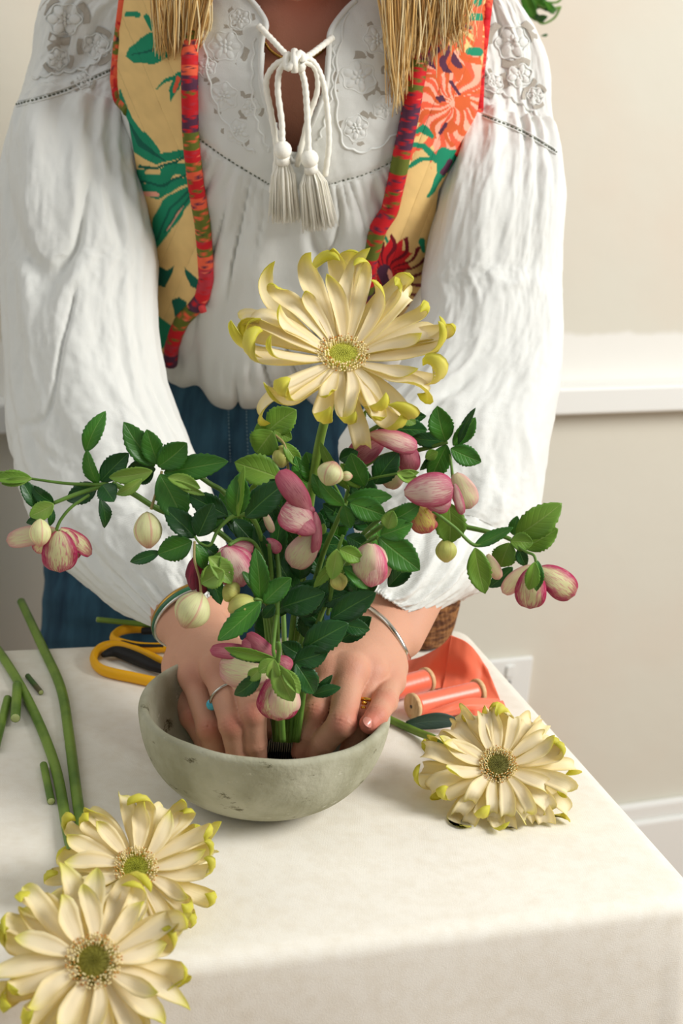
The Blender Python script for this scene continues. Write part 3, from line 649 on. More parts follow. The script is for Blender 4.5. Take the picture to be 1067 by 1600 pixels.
def shape_cols(x, y, shapes, base):
    C = np.zeros((*x.shape, 3))+np.array(base)
    for s in shapes:
        kind, pts, w, col = s[:4]
        if kind == 'p': m = inpoly(x, y, pts)
        elif kind == 'l':
            d, t = dpoly(x, y, pts); ww = np.interp(t, np.linspace(0, 1, len(w)), w); m = d < ww
        elif kind == 'd':   # flower of strokes: centre, radii, n strokes
            (cx, cy), (r0, r1), n_, ph = pts; r = np.hypot(x-cx, (y-cy)); a_ = np.arctan2(y-cy, x-cx); q = np.cos(n_*a_+ph+2.0*np.sin(r*.11)+1.2*np.sin(a_*3)); m = (r > r0) & (r < r1*(1+.13*np.cos(n_*a_+ph))) & (q > w)
        C[m] = col
    return C
nzx = lambda x, y: 1.3*np.sin(x*.09+y*.06)+.6*np.sin(y*.14-x*.11)
Lsh = [('p', [(200, 90), (206, 76), (222, 60), (240, 50), (262, 62), (268, 88), (246, 98), (214, 100)], 0, TEAL), ('l', [(210, 88), (260, 74)], [1, 2], TEALD), ('l', [(204, 24), (220, 24)], [4, 4], TEAL), ('l', [(232, 26), (242, 44)], [4, 6], TEAL),
       ('l', [(247, 140), (262, 126), (286, 119)], [1, 3, 3], TEAL), ('l', [(284, 122), (274, 140), (270, 156)], [8, 6, 1], TEAL), ('l', [(282, 124), (276, 142)], [4, 2], CORAL),
       ('l', [(193, 140), (204, 185), (216, 215), (250, 246), (296, 238)], [2, 6, 18, 9, 5], TEAL), ('l', [(205, 190), (225, 225), (262, 250)], [1, 4, 1], TEALD),
       ('l', [(220, 272), (250, 280), (275, 262), (298, 262)], [10, 12, 9, 8], TEAL), ('l', [(222, 292), (250, 300), (280, 284), (300, 276)], [7, 8, 6, 6], TEAL), ('l', [(222, 283), (255, 288), (296, 268)], [1.5, 2, 1.5], TEALD), ('l', [(228, 300), (250, 301)], [3, 3], PINKP),
       ('l', [(232, 268), (252, 268)], [3, 4], TAN), ('l', [(222, 258), (250, 262), (292, 246)], [3, 2, 2], TEALD),
       ('l', [(300, 300), (278, 316), (258, 345), (246, 385)], [12, 20, 16, 4], TEAL), ('l', [(298, 296), (268, 326), (250, 372)], [2, 2, 1.5], TEALD), ('l', [(290, 318), (266, 356)], [2, 1], PINKP), ('l', [(300, 306), (280, 330), (262, 360)], [1.5, 1.5, 1], TEALD),
       ('p', [(246, 430), (252, 416), (262, 420), (275, 412), (268, 432), (262, 446), (248, 442)], 0, TEALD), ('p', [(292, 414), (302, 424), (312, 436), (312, 452), (300, 446)], 0, TEALD), ('p', [(272, 468), (284, 464), (294, 470), (290, 484), (276, 492)], 0, TEALD),
       ('l', [(250, 500), (262, 512), (256, 540)], [8, 10, 4], TEAL)]
Rsh = [('p', [(650, 110), (672, 80), (700, 76), (745, 86), (747, 205), (728, 220), (712, 238), (694, 246), (678, 240), (668, 215), (650, 186)], 0, PINKP), ('d', ((704, 158), (10, 98), 17, 0), .15, CORAL), ('d', ((704, 160), (6, 60), 11, 1.2), .55, ORG),
       ('p', [(692, 60), (750, 40), (752, -60), (655, -60), (655, 90), (676, 110), (700, 116), (720, 106)], 0, PURP), ('d', ((700, 50), (5, 68), 13, .5), .25, ORG), ('p', [(728, -60), (752, -60), (750, 80), (738, 76), (732, 40)], 0, CORAL), ('l', [(733, 28), (746, 28)], [5, 5], TEAL), ('l', [(730, 80), (742, 82)], [6, 7], TEAL), ('l', [(740, -20), (742, 8)], [6, 7], TEAL),
       ('p', [(678, 150), (690, 146), (694, 156), (684, 158)], 0, PURP), ('p', [(684, 200), (700, 188), (716, 196), (704, 206), (690, 204)], 0, ORG), ('l', [(682, 206), (692, 194)], [3, 3], PURP), ('l', [(702, 128), (712, 146)], [3, 2], PURP), ('p', [(706, 150), (728, 150), (730, 166), (716, 176), (706, 168)], 0, ORG),
       ('l', [(648, 205), (658, 200), (670, 212)], [3, 7, 3], TEAL), ('l', [(640, 226), (658, 226), (680, 248)], [3, 5, 6], TEAL), ('l', [(634, 258), (654, 246), (688, 244)], [3, 4, 5], TEAL), ('l', [(690, 240), (686, 270), (666, 304)], [12, 5, 2], TEAL), ('p', [(690, 232), (720, 234), (708, 254), (694, 268), (680, 262), (678, 246)], 0, TEAL), ('l', [(700, 252), (688, 268)], [4, 4], PURP),
       ('l', [(655, 374), (660, 390)], [5, 2], TEAL), ('l', [(600, 366), (606, 380)], [2, 2], TEAL),
       ('p', [(584, 455), (590, 400), (600, 384), (612, 366), (616, 380), (628, 372), (624, 388), (640, 392), (628, 404), (640, 414), (626, 424), (634, 440), (614, 452)], 0, RED), ('d', ((600, 425), (12, 62), 19, 0), .55, lin(110, 10, 26)), ('l', [(598, 420), (604, 452)], [10, 8], PURP), ('l', [(604, 420), (610, 440)], [3, 3], PINKP),
       ('l', [(574, 420), (568, 470)], [12, 12], PURP), ('l', [(570, 410), (564, 480)], [4, 4], TAN)]
M_print = mat('printed_quilted_cotton', TAN, .85, attr='col', bump=[('weave', 420, .2, .0005)])
M_trim = mat('printed_binding', RED, .8, attr='col', bump=[('n', 300, .2, .001)])
vroot = None
def interp(tab, y): t = np.array(tab, float); return np.interp(y, t[:, 0], t[:, 1])
def panel(XL, XR, y0, y1, shapes, quilt, parent):
    nu, nv = 100, int((y1-y0)/1.9); V = []; ys = np.linspace(y0, y1, nv); X = np.zeros((nv, nu)); Y_ = np.zeros((nv, nu))
    for j, y in enumerate(ys):
        X[j] = np.linspace(interp(XL, y), interp(XR, y), nu); Y_[j] = y
    x2 = X+nzx(X, Y_); y2 = Y_+nzx(Y_, X)
    C = shape_cols(x2, y2, shapes, TAN); C = C*(1+.05*fbm(X/9, Y_/9, 2))[..., None]
    q = quilt(X, Y_); puff = .0016*np.abs(np.sin(q))**.5; C = C*(1-.22*(np.abs(np.sin(q)) < .045))[..., None]
    last = 1.5
    P = np.zeros((nv, nu, 3))
    for j in range(nv):
        row = [hit(smooth_bvh, X[j, i], Y_[j, i], .008+puff[j, i]) for i in range(nu)]
        ok = [k for k in range(nu) if row[k] is not None]; any_hit = bool(ok)
        for i in range(nu):
            if row[i] is None:
                src = min(ok, key=lambda k: abs(k-i), default=None)
                Yd = (row[src][1]+abs(i-src)*.0006) if src is not None else last
                row[i] = at(X[j, i], Y_[j, i], Yd)
        P[j] = row; last = row[nu//2][1] if any_hit else last
    # soften the wrap-around at the side
    for _ in range(3): P[1:-1, :, :] = (P[:-2]+P[2:]+2*P[1:-1])/4
    me = pymesh('front_panel', P.reshape(-1, 3)-PB, gridfaces(nu, nv)); vcol(me, C.reshape(-1, 3))
    o = link('front_panel', me, M_print, parent); md = o.modifiers.new('s', 'SOLIDIFY'); md.thickness = .006; md.offset = 0
    return P, ys
def binding(pts3, r, name, cols_, seed, parent):
    rr = np.random.default_rng(seed); pts3 = list(crom(np.array(pts3), len(pts3)*2)); k = MB(); k.tube([p-PB for p in pts3], r, 10); V = np.array(k.V); n = len(pts3); C = np.zeros((len(V), 3)); c = 0; i = 0
    while i < n:
        L_ = rr.integers(6, 16); c = rr.integers(len(cols_)); C[i*10:(i+L_)*10] = cols_[c]
        for q in range(i, min(i+L_, n)):      # small blossoms printed on the band
            for a in range(10):
                if math.sin(q*1.1+a*1.7+c)+math.sin(q*.63-a*1.1) > .95: C[q*10+a] = cols_[(c+1) % len(cols_)]
        i += L_
    for q in range(n):
        if rr.random() < .12: a = rr.integers(0, 10); C[q*10+a] = lin(40, 30, 40); C[q*10+(a+1) % 10] = lin(240, 120, 90)
    me = pymesh(name, V, k.F); vcol(me, C); return link(name, me, M_trim, parent)
# vest back: a shell around the trunk behind the sleeves
Gs = loftgrid(TORSO[3:12], 120, 80); ns = gnorm(Gs); ns *= np.sign((ns[40]*(Gs[40]-Gs[40].mean(0))).sum()); Gv = Gs+ns*.011
half = [f for f in gridfaces(120, 80, True) if all((ns.reshape(-1, 3)[i, 1] > .12) for i in f)]
me = pymesh('vest', Gv.reshape(-1, 3)-PB, half); vcol(me, np.zeros((len(Gv.reshape(-1, 3)), 3))+np.array(TAN))
vest = link('vest', me, M_print, person); md = vest.modifiers.new('s', 'SOLIDIFY'); md.thickness = .004
PL, _ = panel(LXL, LXR, -36, 570, Lsh, lambda x, y: (x*.9-y*.55+60)/22.0*1.0 if False else ((x*1.0+(y-240)*.42*np.sign(y-240)))/13.0, vest)
PR, _ = panel(RXL, RXR, -36, 525, Rsh, lambda x, y: (x+y*.38)/9.0, vest)
MIX = [RED, CORAL, OLIVE, lin(210, 60, 50), PURP, lin(120, 40, 60)]
def down(P, k, a=0, b=None, step=2): return [P[j, k] for j in range(a, (b or len(P)), step)]
fw = lambda pts, d: [p+toc(p)*d for p in pts]
binding(fw(down(PL, -4), .002), .0072, 'front_binding', [RED, OLIVE, CORAL, PURP, RED, lin(180, 50, 60)], 1, vest)
binding(fw(down(PL, 3, 0, 112), .001), .0058, 'armhole_binding', [CORAL, RED, OLIVE, CORAL], 2, vest)
binding(fw(down(PR, 4), .002), .0078, 'front_binding', [OLIVE, RED, PURP, RED, OLIVE], 3, vest)
binding(fw(down(PR, -3, 0, 148), .001), .0048, 'armhole_binding', [RED, lin(226, 48, 40), CORAL, RED], 4, vest)
# small fabric tie on the left panel
k = MB(); a = hit(smooth_bvh, 312, 470, .014); b_ = hit(smooth_bvh, 318, 488, .018); k.tube([a-PB, (a+b_)/2-PB, b_-PB], [.003, .0036, .0032], 8); me_o = k.build('fabric_tie', mat('red_print_tie', lin(196, 60, 60), .8), vest)

# ---- lace: raised motifs and net cut-outs on the yoke and the shoulders
M_net = mat('lace_net', lin(178, 170, 156), .9, bump=[('voro', 1500, .6, .0006)])
M_hole = mat('openwork_gap', lin(104, 108, 92), .9)
def on(px, py, off): return anyhit(px, py, off)
def ribbon(pts, w, off, name, m, parent, n=None, closed=False):
    k = MB()
    for pl, ww in pts:
        q = [on(x, y, off) for x, y in pl]; q = [p-PB for p in q if p is not None]
        if len(q) > 2: k.tube(q, ww, 6, closed=closed)
    if k.V: return k.build(name, m, parent)
def ros(cx, cy, r, lobes, ph=0, ecc=.85, rot=0, n=60, amp=.2):
    o = []
    for i in range(n):
        a = 2*math.pi*i/n; rr = r*(1+amp*math.cos(lobes*a+ph)); x, y = rr*math.cos(a), rr*math.sin(a)*ecc; o.append((cx+x*math.cos(rot)-y*math.sin(rot), cy+x*math.sin(rot)+y*math.cos(rot)))
    return o
def netpatch(poly_pts, parent, m=None):
    P3 = [on(x, y, .0012) for x, y in poly_pts]; c = on(np.mean([p[0] for p in poly_pts]), np.mean([p[1] for p in poly_pts]), .0014)
    if c is None or any(p is None for p in P3): return
    k = MB(); k.add([c-PB]+[p-PB for p in P3], [(0, i+1, (i+1) % len(P3)+1) for i in range(len(P3))]); k.build('lace_net', m or M_net, parent)
lace = [ # (cx, cy, r) rosettes
 (352, 72, 23), (350, 150, 20), (372, 205, 17), (392, 168, 13), (322, 105, 14), (560, 120, 24), (590, 62, 20), (556, 200, 18), (600, 168, 16), (100, 30, 24), (150, 72, 18), (90, 92, 15), (800, 66, 24), (812, 118, 17), (770, 130, 14), (836, 150, 12), (130, 125, 12), (375, 30, 15), (618, 110, 14)]
def pad(k, x, y, dx, dy, l, w, h=.0013):       # one raised satin-stitched petal on the cloth
    c = on(x, y, .0004); e = on(x+dx*2, y+dy*2, .0004)
    if c is None or e is None or np.linalg.norm(c-e) > .01: return
    a_ = nrm(e-c); n_ = toc(c); n_ = nrm(n_-a_*(n_@a_)); s_ = np.cross(n_, a_); m_ = mpp(c)
    k.ball(c-PB, (l*m_, w*m_, h), 10, rot=np.stack([a_, s_, n_], 1))
for i, (cx, cy, r) in enumerate(lace):
    k = MB(); npt = 6; r = r*1.1
    for j in range(npt):
        a_ = i*.7+j*2*math.pi/npt; pad(k, cx+r*.66*math.cos(a_), cy+r*.60*math.sin(a_), math.cos(a_), math.sin(a_), r*.40, r*.30)
        a_ += .5; pad(k, cx+r*.30*math.cos(a_), cy+r*.28*math.sin(a_), math.cos(a_), math.sin(a_), r*.24, r*.15, .0017)
    pad(k, cx, cy, 1, 0, r*.13, r*.13, .0022)
    for pl, ww in [(ros(cx, cy, r*1.0, 6, math.pi-i*.7*6 if False else 0, .9, i*.7, amp=.10), .0008)]:
        q = [on(x, y, .0008) for x, y in pl]; q = [p-PB for p in q if p is not None]
        if len(q) > 50: k.tube(q, ww, 6, closed=True)
    if k.V: k.build('lace_flower', M_cotton, blouse)
    for q in range(3):
        a0 = i*1.3+q*2.1; r1, r2 = r*1.08, r*1.55
        arcp = [(cx+r1*math.cos(a0+t)*1.08, cy+r1*math.sin(a0+t)) for t in np.linspace(0, 1.15, 8)]+[(cx+r2*math.cos(a0+t), cy+r2*math.sin(a0+t)) for t in np.linspace(1.0, .15, 7)]
        netpatch(arcp, blouse)
# scalloped outline curves round the embroidered yoke
sc = [[(310, 30), (322, 70), (330, 130), (348, 180), (380, 222), (400, 236)], [(545, 20), (530, 90), (528, 160), (540, 225), (580, 232), (620, 205)], [(50, 120), (90, 112), (140, 100), (180, 60)], [(762, 70), (768, 130), (800, 150), (840, 176)], [(400, 60), (396, 130), (404, 190), (424, 236)], [(524, 70), (520, 150), (500, 220)]]
for pl in sc:
    q = crom(pl, 90); out = []
    tn = np.gradient(q, axis=0); nn = np.stack([-tn[:, 1], tn[:, 0]], 1); nn /= np.linalg.norm(nn, axis=1)[:, None]
    s = np.linspace(0, len(q)/6.0*math.pi/2, len(q)); q = q+nn*(4.5*np.abs(np.sin(s)))[:, None]
    ribbon([([tuple(p) for p in q], .0011)], 0, .0012, 'lace_scallop', M_cotton, blouse)
# openwork seams: rows of little gaps
def openseam(pl, n, name='openwork_seam'):
    q = crom(pl, n*2); k = MB(); k2 = MB()
    for i in range(0, n*2-1, 2):
        a, b_ = on(*q[i], .0009), on(*q[i+1], .0009)
        if a is None or b_ is None or np.linalg.norm(a-b_) > .012: continue
        k.tube([a-PB, b_-PB], .0009, 5)
    for s in (-3.6, 3.6):
        pp = [on(x+.2*s, y+s, .0006) for x, y in q[::2]]; pp = [p-PB for p in pp if p is not None]
        if len(pp) > 3: k2.tube(pp, .0009, 6)
    o = k.build(name, M_hole, blouse); tag(o, kind='stuff'); k2.build('seam_cord', M_cotton, blouse)
openseam([(300, 209), (355, 248), (420, 287)], 22); openseam([(514, 288), (575, 270), (630, 243)], 20); openseam([(25, 163), (100, 142), (176, 108)], 26); openseam([(754, 180), (815, 205), (870, 238)], 22)

# ---- neck tie cords, knot and tassels; necklace
def cord(pts, r, name='tie_cord', m=M_cord, parent=None, n=40, tw=True):
    q = crom([(p[0], p[1], p[2]) for p in pts], n); P3 = []
    for x, y, o in q:
        p = hit(smooth_bvh, x, y, o)
        P3.append((p if p is not None else at(x, y, 1.40))-PB)
    rad = [r*(1+.10*math.sin(i*1.9)) for i in range(n)] if tw else r
    k = MB(); k.tube(P3, rad, 8); return k.build(name, m, parent or blouse)
cord([(404, 40, .006), (425, 62, .012), (446, 84, .018), (460, 92, .024)], .0026)
cord([(520, 58, .006), (500, 74, .012), (480, 88, .018), (462, 94, .024)], .0026)
cord([(458, 92, .024), (432, 100, .020), (416, 128, .014), (424, 180, .012), (432, 240, .012), (424, 300, .010)], .0026, n=60)
cord([(456, 96, .026), (438, 108, .022), (434, 140, .018), (440, 190, .018), (441, 222, .020)], .0027)
cord([(464, 92, .026), (486, 94, .022), (502, 120, .016), (510, 160, .012), (514, 220, .012), (508, 275, .010)], .0026, n=60)
cord([(466, 98, .026), (476, 130, .020), (480, 180, .018), (482, 238, .020)], .0027)
cord([(462, 94, .027), (490, 104, .020), (496, 140, .014), (480, 190, .010), (464, 260, .010)], .0024)
kp = hit(smooth_bvh, 460, 96, .028); k = MB()
q = [kp+RT*.007*math.cos(a)*1.0+UP*.006*math.sin(2*a)-_f*.003*math.sin(a) for a in np.linspace(0, 2*math.pi, 24, endpoint=False)]; k.tube([p-PB for p in q], .0031, 8, closed=True)
k.tube([kp+UP*.009-PB, kp-_f*.005-PB, kp-UP*.009-PB], .003, 8); k.build('knot', M_cord, blouse)
def tassel(x, y, xe, ye, wpx):
    t = hit(smooth_bvh, x, y, .022); e = hit(smooth_bvh, xe, ye, .016)
    o = MB(); ax = nrm(e-t); o.ball(t+ax*.006-PB, .0078, 14); o.tube([t+ax*.012-PB, t+ax*.0145-PB, t+ax*.018-PB], [.0062, .0056, .0062], 14)
    tr = o.build('tassel', M_cord, blouse); f_ = MB(); L_ = np.linalg.norm(e-t); sd = nrm(np.cross(ax, toc(t))); fr = toc(t)
    for i in range(260):
        a = random.uniform(0, 2*math.pi); r_ = math.sqrt(random.random()); s0 = (sd*math.cos(a)+fr*math.sin(a)*.6)*r_
        w_ = wpx*mpp(t)/2; s0 = s0+sd*random.gauss(0, .07)+fr*random.gauss(0, .05); end = t+ax*L_*random.uniform(.90, 1.03)+s0*w_*random.uniform(.85, 1.15); m1 = t+ax*(L_*.4)+s0*w_*.78; f_.tube([t+ax*.016+s0*.0045-PB, m1-PB, end-PB], [.0005, .0006, .0004], 4)
    tag(f_.build('fringe', M_cord, tr), kind='stuff')
tassel(441, 224, 446, 346, 48); tassel(482, 238, 500, 358, 52)
M_gold = mat('antique_gold', lin(176, 136, 66), .3, metal=1)
k = MB()
for q in crom([(405, 50, 0), (420, 76, 0), (440, 90, 0), (460, 97, 0), (482, 92, 0), (502, 80, 0), (518, 60, 0)], 64)[:, :2]:
    p = hit(body_bvh, q[0], q[1], .0025)
    if p is not None: k.ball(p-PB, .0016, 6)
k.build('necklace', M_gold, person)

# ---- bracelets and rings
def ringmesh(c, axis, r, tubr, name, m, parent, squash=1, n=48, ell=(1, 1), side=None):
    axis = nrm(axis); u = nrm(np.cross(axis, side if side is not None else toc(c))); v = np.cross(axis, u); k = MB()
    k.tube([c+u*r*ell[0]*math.cos(a)+v*r*ell[1]*math.sin(a)-PB for a in np.linspace(0, 2*math.pi, n, endpoint=False)], tubr, 10, closed=True, squash=squash)
    return k.build(name, m, parent)
M_silver = mat('silver', lin(205, 200, 188), .25, metal=1)
wL, fL = HAND['L']['wrist'], HAND['L']['fore']; axL = nrm(wL-fL)
cL = fL+(wL-fL)*.93
br = ringmesh(cL, axL+np.array([.15, 0, 0]), .0315, .0026, 'bracelet', M_gold, person, ell=(1.02, .84))
ringmesh(cL+axL*.0032, axL+np.array([.15, 0, 0]), .0318, .0024, 'enamel_band', mat('green_enamel', lin(40, 96, 62), .25, coat=.5), br, ell=(1.02, .84))
ringmesh(cL+axL*.0064, axL+np.array([.15, 0, 0]), .0315, .0014, 'silver_edge', M_silver, br, ell=(1.02, .84))
wR, fR = HAND['R']['wrist'], HAND['R']['fore']; axR = nrm(wR-fR)
fr3 = [hit(body_bvh, x, y, .0022) for x, y in crom([(574, 948), (588, 958), (605, 973), (621, 994), (631, 1012), (637, 1026)], 34)]
fr3 = [q for q in fr3 if q is not None]; e0, e1_ = fr3[0], fr3[-1]; cm = (e0+e1_)/2; up_ = -toc(cm); hf = np.linalg.norm(e1_-e0)/2
bk3 = [cm+(e1_-e0)/2*math.cos(a)*1.06+up_*.046*math.sin(a) for a in np.linspace(.12, math.pi-.12, 26)]
k = MB(); k.tube([q-PB for q in fr3+bk3], .0021, 10, closed=True); k.build('bangle', M_silver, person)
fm_ = HAND['L']['f'][2][0]; ra = nrm(fm_[1]-fm_[0]); rc = fm_[0]+(fm_[1]-fm_[0])*.47
rg = ringmesh(rc, ra+RT*.32, .0119, .0011, 'ring', M_silver, person, ell=(1.02, 1.02))
st = at(331, 1101, 1.085); k = MB(); k.ball(st-PB, (.0044, .0036, .0046), 16); k.build('turquoise_stone', mat('turquoise', lin(90, 196, 210), .25, mottle=(lin(60, 160, 190), 300, .4, .7), coat=.4), rg)
k = MB(); ddn = nrm(rc-st); k.tube([st+ddn*.001-PB, st+ddn*.0045-PB], [.0050, .0046], 16); k.build('bezel', M_silver, rg)
fr_ = HAND['R']['f'][1][0]; ra = nrm(fr_[1]-fr_[0]); rc = fr_[0]+(fr_[1]-fr_[0])*.74
rg2 = ringmesh(rc, ra, .0104, .0013, 'ring', mat('yellow_gold', lin(226, 176, 76), .2, metal=1), person)
k = MB(); tcv = toc(rc); sdv = nrm(np.cross(ra, tcv))
for s in (-1.15, -.55, .05, .65):
    a = s; c = rc+(sdv*math.sin(a)+tcv*math.cos(a))*.0106
    for zz in (-1, 1):
        for w_ in (0, 1): k.ball(c+ra*.0022*zz+sdv*.0012*w_-PB, (.0017, .0017, .0021), 8)
k.build('leaf_setting', mat('yellow_gold_leaves', lin(222, 170, 70), .22, metal=1), rg2)
k = MB(); c = rc+(sdv*math.sin(-.62 if sdv@RT < 0 else .62)+tcv*math.cos(.62))*.0118; k.ball(c-PB, .0022, 8); k.build('clear_stone', mat('clear_crystal', lin(225, 225, 225), .05, spec=1, metal=.6), rg2)

# ---- hair
M_hair = mat('blond_hair', lin(206, 164, 98), .45, attr='col', spec=.4)
k = MB(); HC = []
def strand(pts, r, c):
    n0 = len(k.V); q = crom(pts, 12); k.tube([p-PB for p in q], [r*(1-.55*(i/11)**2) for i in range(12)], 4); HC.extend([c]*(len(k.V)-n0))
hcols = [lin(248, 218, 156), lin(236, 196, 126), lin(214, 170, 100), lin(252, 232, 182), lin(186, 140, 80)]
for i in range(1500):
    side = i % 2; t = random.random()
    if side == 0: x0 = random.uniform(236, 330); tx = 246+ (x0-236)*.70+random.gauss(0, 5); ty = random.choice([62, 78, 90])+random.gauss(0, 9)-abs(tx-275)*.25; d0, d1 = 1.37, 1.395
    else:
        x0 = random.uniform(604, 735)
        if t < .35: tx = 622+random.gauss(0, 8); ty = 128+random.gauss(0, 22)
        elif t < .62: tx = 652+random.gauss(0, 12); ty = 84+random.gauss(0, 14)
        else: tx = 705+random.gauss(0, 15); ty = 56+random.gauss(0, 14)
        x0 = tx+random.gauss(0, 12); d0, d1 = 1.37, 1.385
    yj = random.uniform(-.01, .012)
    hp = hc+np.array([(-.068 if side == 0 else .072)*random.uniform(.6, 1), random.uniform(-.05, .06), random.uniform(.02, .10)])
    strand([hp, at(x0+random.gauss(0, 4), -110, d0+.02+yj), at(x0+random.gauss(0, 3), -30, d0+yj), at((x0+tx)/2+random.gauss(0, 4), ty*.5, (d0+d1)/2+yj), at(tx, ty, d1+yj)], random.choice([.0004, .0006, .0009]), hcols[random.randrange(5)])
ez = nrm(np.array([0, -.45, 1]))
ey_ = nrm(np.array([0, -1, -.45]))     # towards the face
for i in range(900):     # hair parted in the middle, falling over both sides of the skull
    sg = 1 if i % 2 else -1; b_ = random.uniform(-1.5, .72); st_ = ez*.112*math.cos(b_)+ey_*.100*math.sin(b_)
    fb = ey_*.100*math.sin(b_)*.72; X_ = np.array([sg, 0, 0])
    strand([hc+st_+X_*.003, hc+st_*.93+X_*.040, hc+fb+ez*.045+X_*.078, hc+fb-ez*.02+X_*.089, hc+fb*.9-ez*.07+X_*.091+np.array([0, .012, 0])], .0022, hcols[random.randrange(5)])
me = pymesh('hair', k.V, k.F); vcol(me, HC); link('hair', me, M_hair, person)
# ================================================================== FLOWERS
def blade(b, t, w, kind='leaf', roll=0, bend=.10, fold=.18, twist=0, tipc=0, nu=9, nv=22, seed=0, side_bend=0):
    b = np.asarray(b); t = np.asarray(t); ax = t-b; L_ = np.linalg.norm(ax); ax = ax/L_; m = (b+t)/2; n0 = toc(m); n0 = nrm(n0-ax*(n0@ax)); s0 = np.cross(ax, n0)
    v = np.linspace(0, 1, nv)[:, None]; u = np.linspace(-1, 1, nu)[None, :]
    if kind == 'leaf': p = (v**.80)*np.clip(1-v, 0, 1)**.88; p = p/p.max(); p = np.clip(p, .05, None)*(v < .999)+.004
    elif kind == 'sepal': p = (np.clip(v, .012, 1)**.55)*np.clip(1-v, 0, 1)**.38; p = p/.547
    else: p = np.sin(np.pi*np.clip(v*.9+.08, 0, 1))**.6
    if kind == 'leaf': p = p*(1+.07*np.sin(v*58+seed)*(np.abs(u) > .9)*(v > .3))
    hw = w/2*p; r = np.radians(roll)+np.radians(twist)*(v-.5)
    cn = np.cos(r); sn = np.sin(r)
    x = u*hw; hgt = (fold*np.abs(u)**1.4*hw if kind == 'leaf' else fold*(u**2)*hw)
    lon = bend*L_*np.sin(np.pi*v)+tipc*L_*np.clip(v-.6, 0, 1)**2*2.5
    wavy = .10*hw*np.sin(v*8+seed+u*2.2)*np.abs(u)
    A = x; B = hgt-lon+wavy if False else hgt+lon+wavy
    S_ = s0[None, None]*(A*cn-(B)*sn)[..., None]+n0[None, None]*(A*sn+B*cn)[..., None]
    P = b[None, None]+ax[None, None]*(L_*v+0*u)[..., None]+S_+s0[None, None]*(side_bend*L_*np.sin(np.pi*v)+0*u)[..., None]
    uv = np.stack([(u+1)/2+0*v, v+0*u], -1)
    return P.reshape(-1, 3), gridfaces(nu, nv), uv.reshape(-1, 2)
class Plant:
    def __init__(s, name, label, cat, base, group=None):
        s.b = np.asarray(base, float); s.root = empty(name, s.b, label, cat, group); s.k = 0; s.ML = None
    def obj(s, name, V, Fc, m, uv=None, parent=None, thick=0):
        me = pymesh(name, np.asarray(V)-s.b, Fc, uv); o = link(name, me, m, parent or s.root)
        if thick:
            md = o.modifiers.new('s', 'SOLIDIFY'); md.thickness = thick; md.offset = 0
        return o
    def stems(s, paths, m=None, name='stem'):      # each path: list of (px,py,Y,width px)
        k = MB()
        for p in paths:
            q = crom([(a[0], a[1], a[2], a[3]) for a in p], max(14, len(p)*7)); P3 = [at(x, y, Y) for x, y, Y, w in q]
            k.tube([P-s.b for P in P3], [w/2*mpp(P) for P, (_, _, _, w) in zip(P3, q)], 10)
        return k.build(name, m or M_stem, s.root)
    def leaf(s, bx, by, tx, ty, w, m=1, Y=1.07, dY=0, roll=None, fold=.25, bend=None, twist=0, tipc=0, name='leaf', parent=None, sb=0):
        s.k += 1; R_ = random.Random(s.k*31+int(bx)*7+int(ty))
        if roll is None: roll = R_.uniform(-28, 28)
        if bend is None: bend = R_.uniform(-.02, .12)
        V, Fc, uv = blade(at(bx, by, Y), at(tx, ty, Y+dY), w*1.14*Y/F/max(.55, math.cos(math.radians(roll))), 'leaf', roll, bend, fold, twist or R_.uniform(-15, 15), tipc, seed=s.k, side_bend=sb or R_.uniform(-.03, .03))
        return s.obj(name, V, Fc, M_leaf[m], uv, parent, .0005)
    def sepal(s, bx, by, tx, ty, w, m='pale', Y=1.07, dY=0, roll=0, cup=.35, bend=.15, parent=None, twist=0):
        s.k += 1
        V, Fc, uv = blade(at(bx, by, Y), at(tx, ty, Y+dY), w*1.17*Y/F, 'sepal', roll, bend*.8, -cup*.8, twist or ((s.k*37) % 30-15), seed=s.k, nu=11)
        return s.obj('sepal', V, Fc, M_sep[m], uv, parent, .0006)
    def bud(s, cx, cy, w, h, rot=0, m='bud', Y=1.07, name='flower_bud', open_=0):
        c = at(cx, cy, Y); q = mpp(c); nu, nv = 40, 20; A = np.linspace(0, 2*math.pi, nu, endpoint=False)[None, :]; v = np.linspace(0.0, 1, nv)[:, None]
        prof_ = np.sin(np.pi*np.clip(v, .0, .985))**.62*(1+.10*(v-.5)); seam = 1-.09*np.exp(-((((A+v*.5)*5/(2*math.pi)) % 1-.5)/.09)**2)*np.clip(v*2.2-.3, 0, 1)
        r = prof_*seam; th = math.radians(rot); dn = -UP*math.cos(th)+RT*math.sin(th); sd = np.cross(dn, _f); sd = nrm(sd); fw_ = np.cross(sd, dn)
        P = c+dn*((v-.5)*h*q+0*A)[..., None]+sd*(r*np.cos(A)*w/2*q)[..., None]+fw_*(r*np.sin(A)*w/2*q)[..., None]
        uv = np.stack([(A*5/(2*math.pi)) % 1+0*v, v+0*A], -1)
        o = s.obj(name, P.reshape(-1, 3), gridfaces(nu, nv, True), M_sep[m], uv.reshape(-1, 2)); return o
    def bloom(s, cx, cy, Y, r=4, stamens=0, dirpx=(0, 1), m=None):     # the small heart of a flower; its sepals hang under it
        k = MB(); c = at(cx, cy, Y); q = mpp(c); k.ball(c-s.b, r*q, 10, mi=0)
        d = nrm(RT*dirpx[0]-UP*dirpx[1])
        for i in range(stamens):
            v = nrm(d+np.array([random.gauss(0, .45) for _ in range(3)])); e = c+v*r*q*random.uniform(2.2, 4.2); k.tube([c-s.b, (c+e)/2-s.b+np.array([0, 0, .0006]), e-s.b], .0003, 4, mi=1); k.ball(e-s.b, .0009, 6, mi=1)
        return k.build('blossom', [M_leaf[3], M_stamen], s.root)
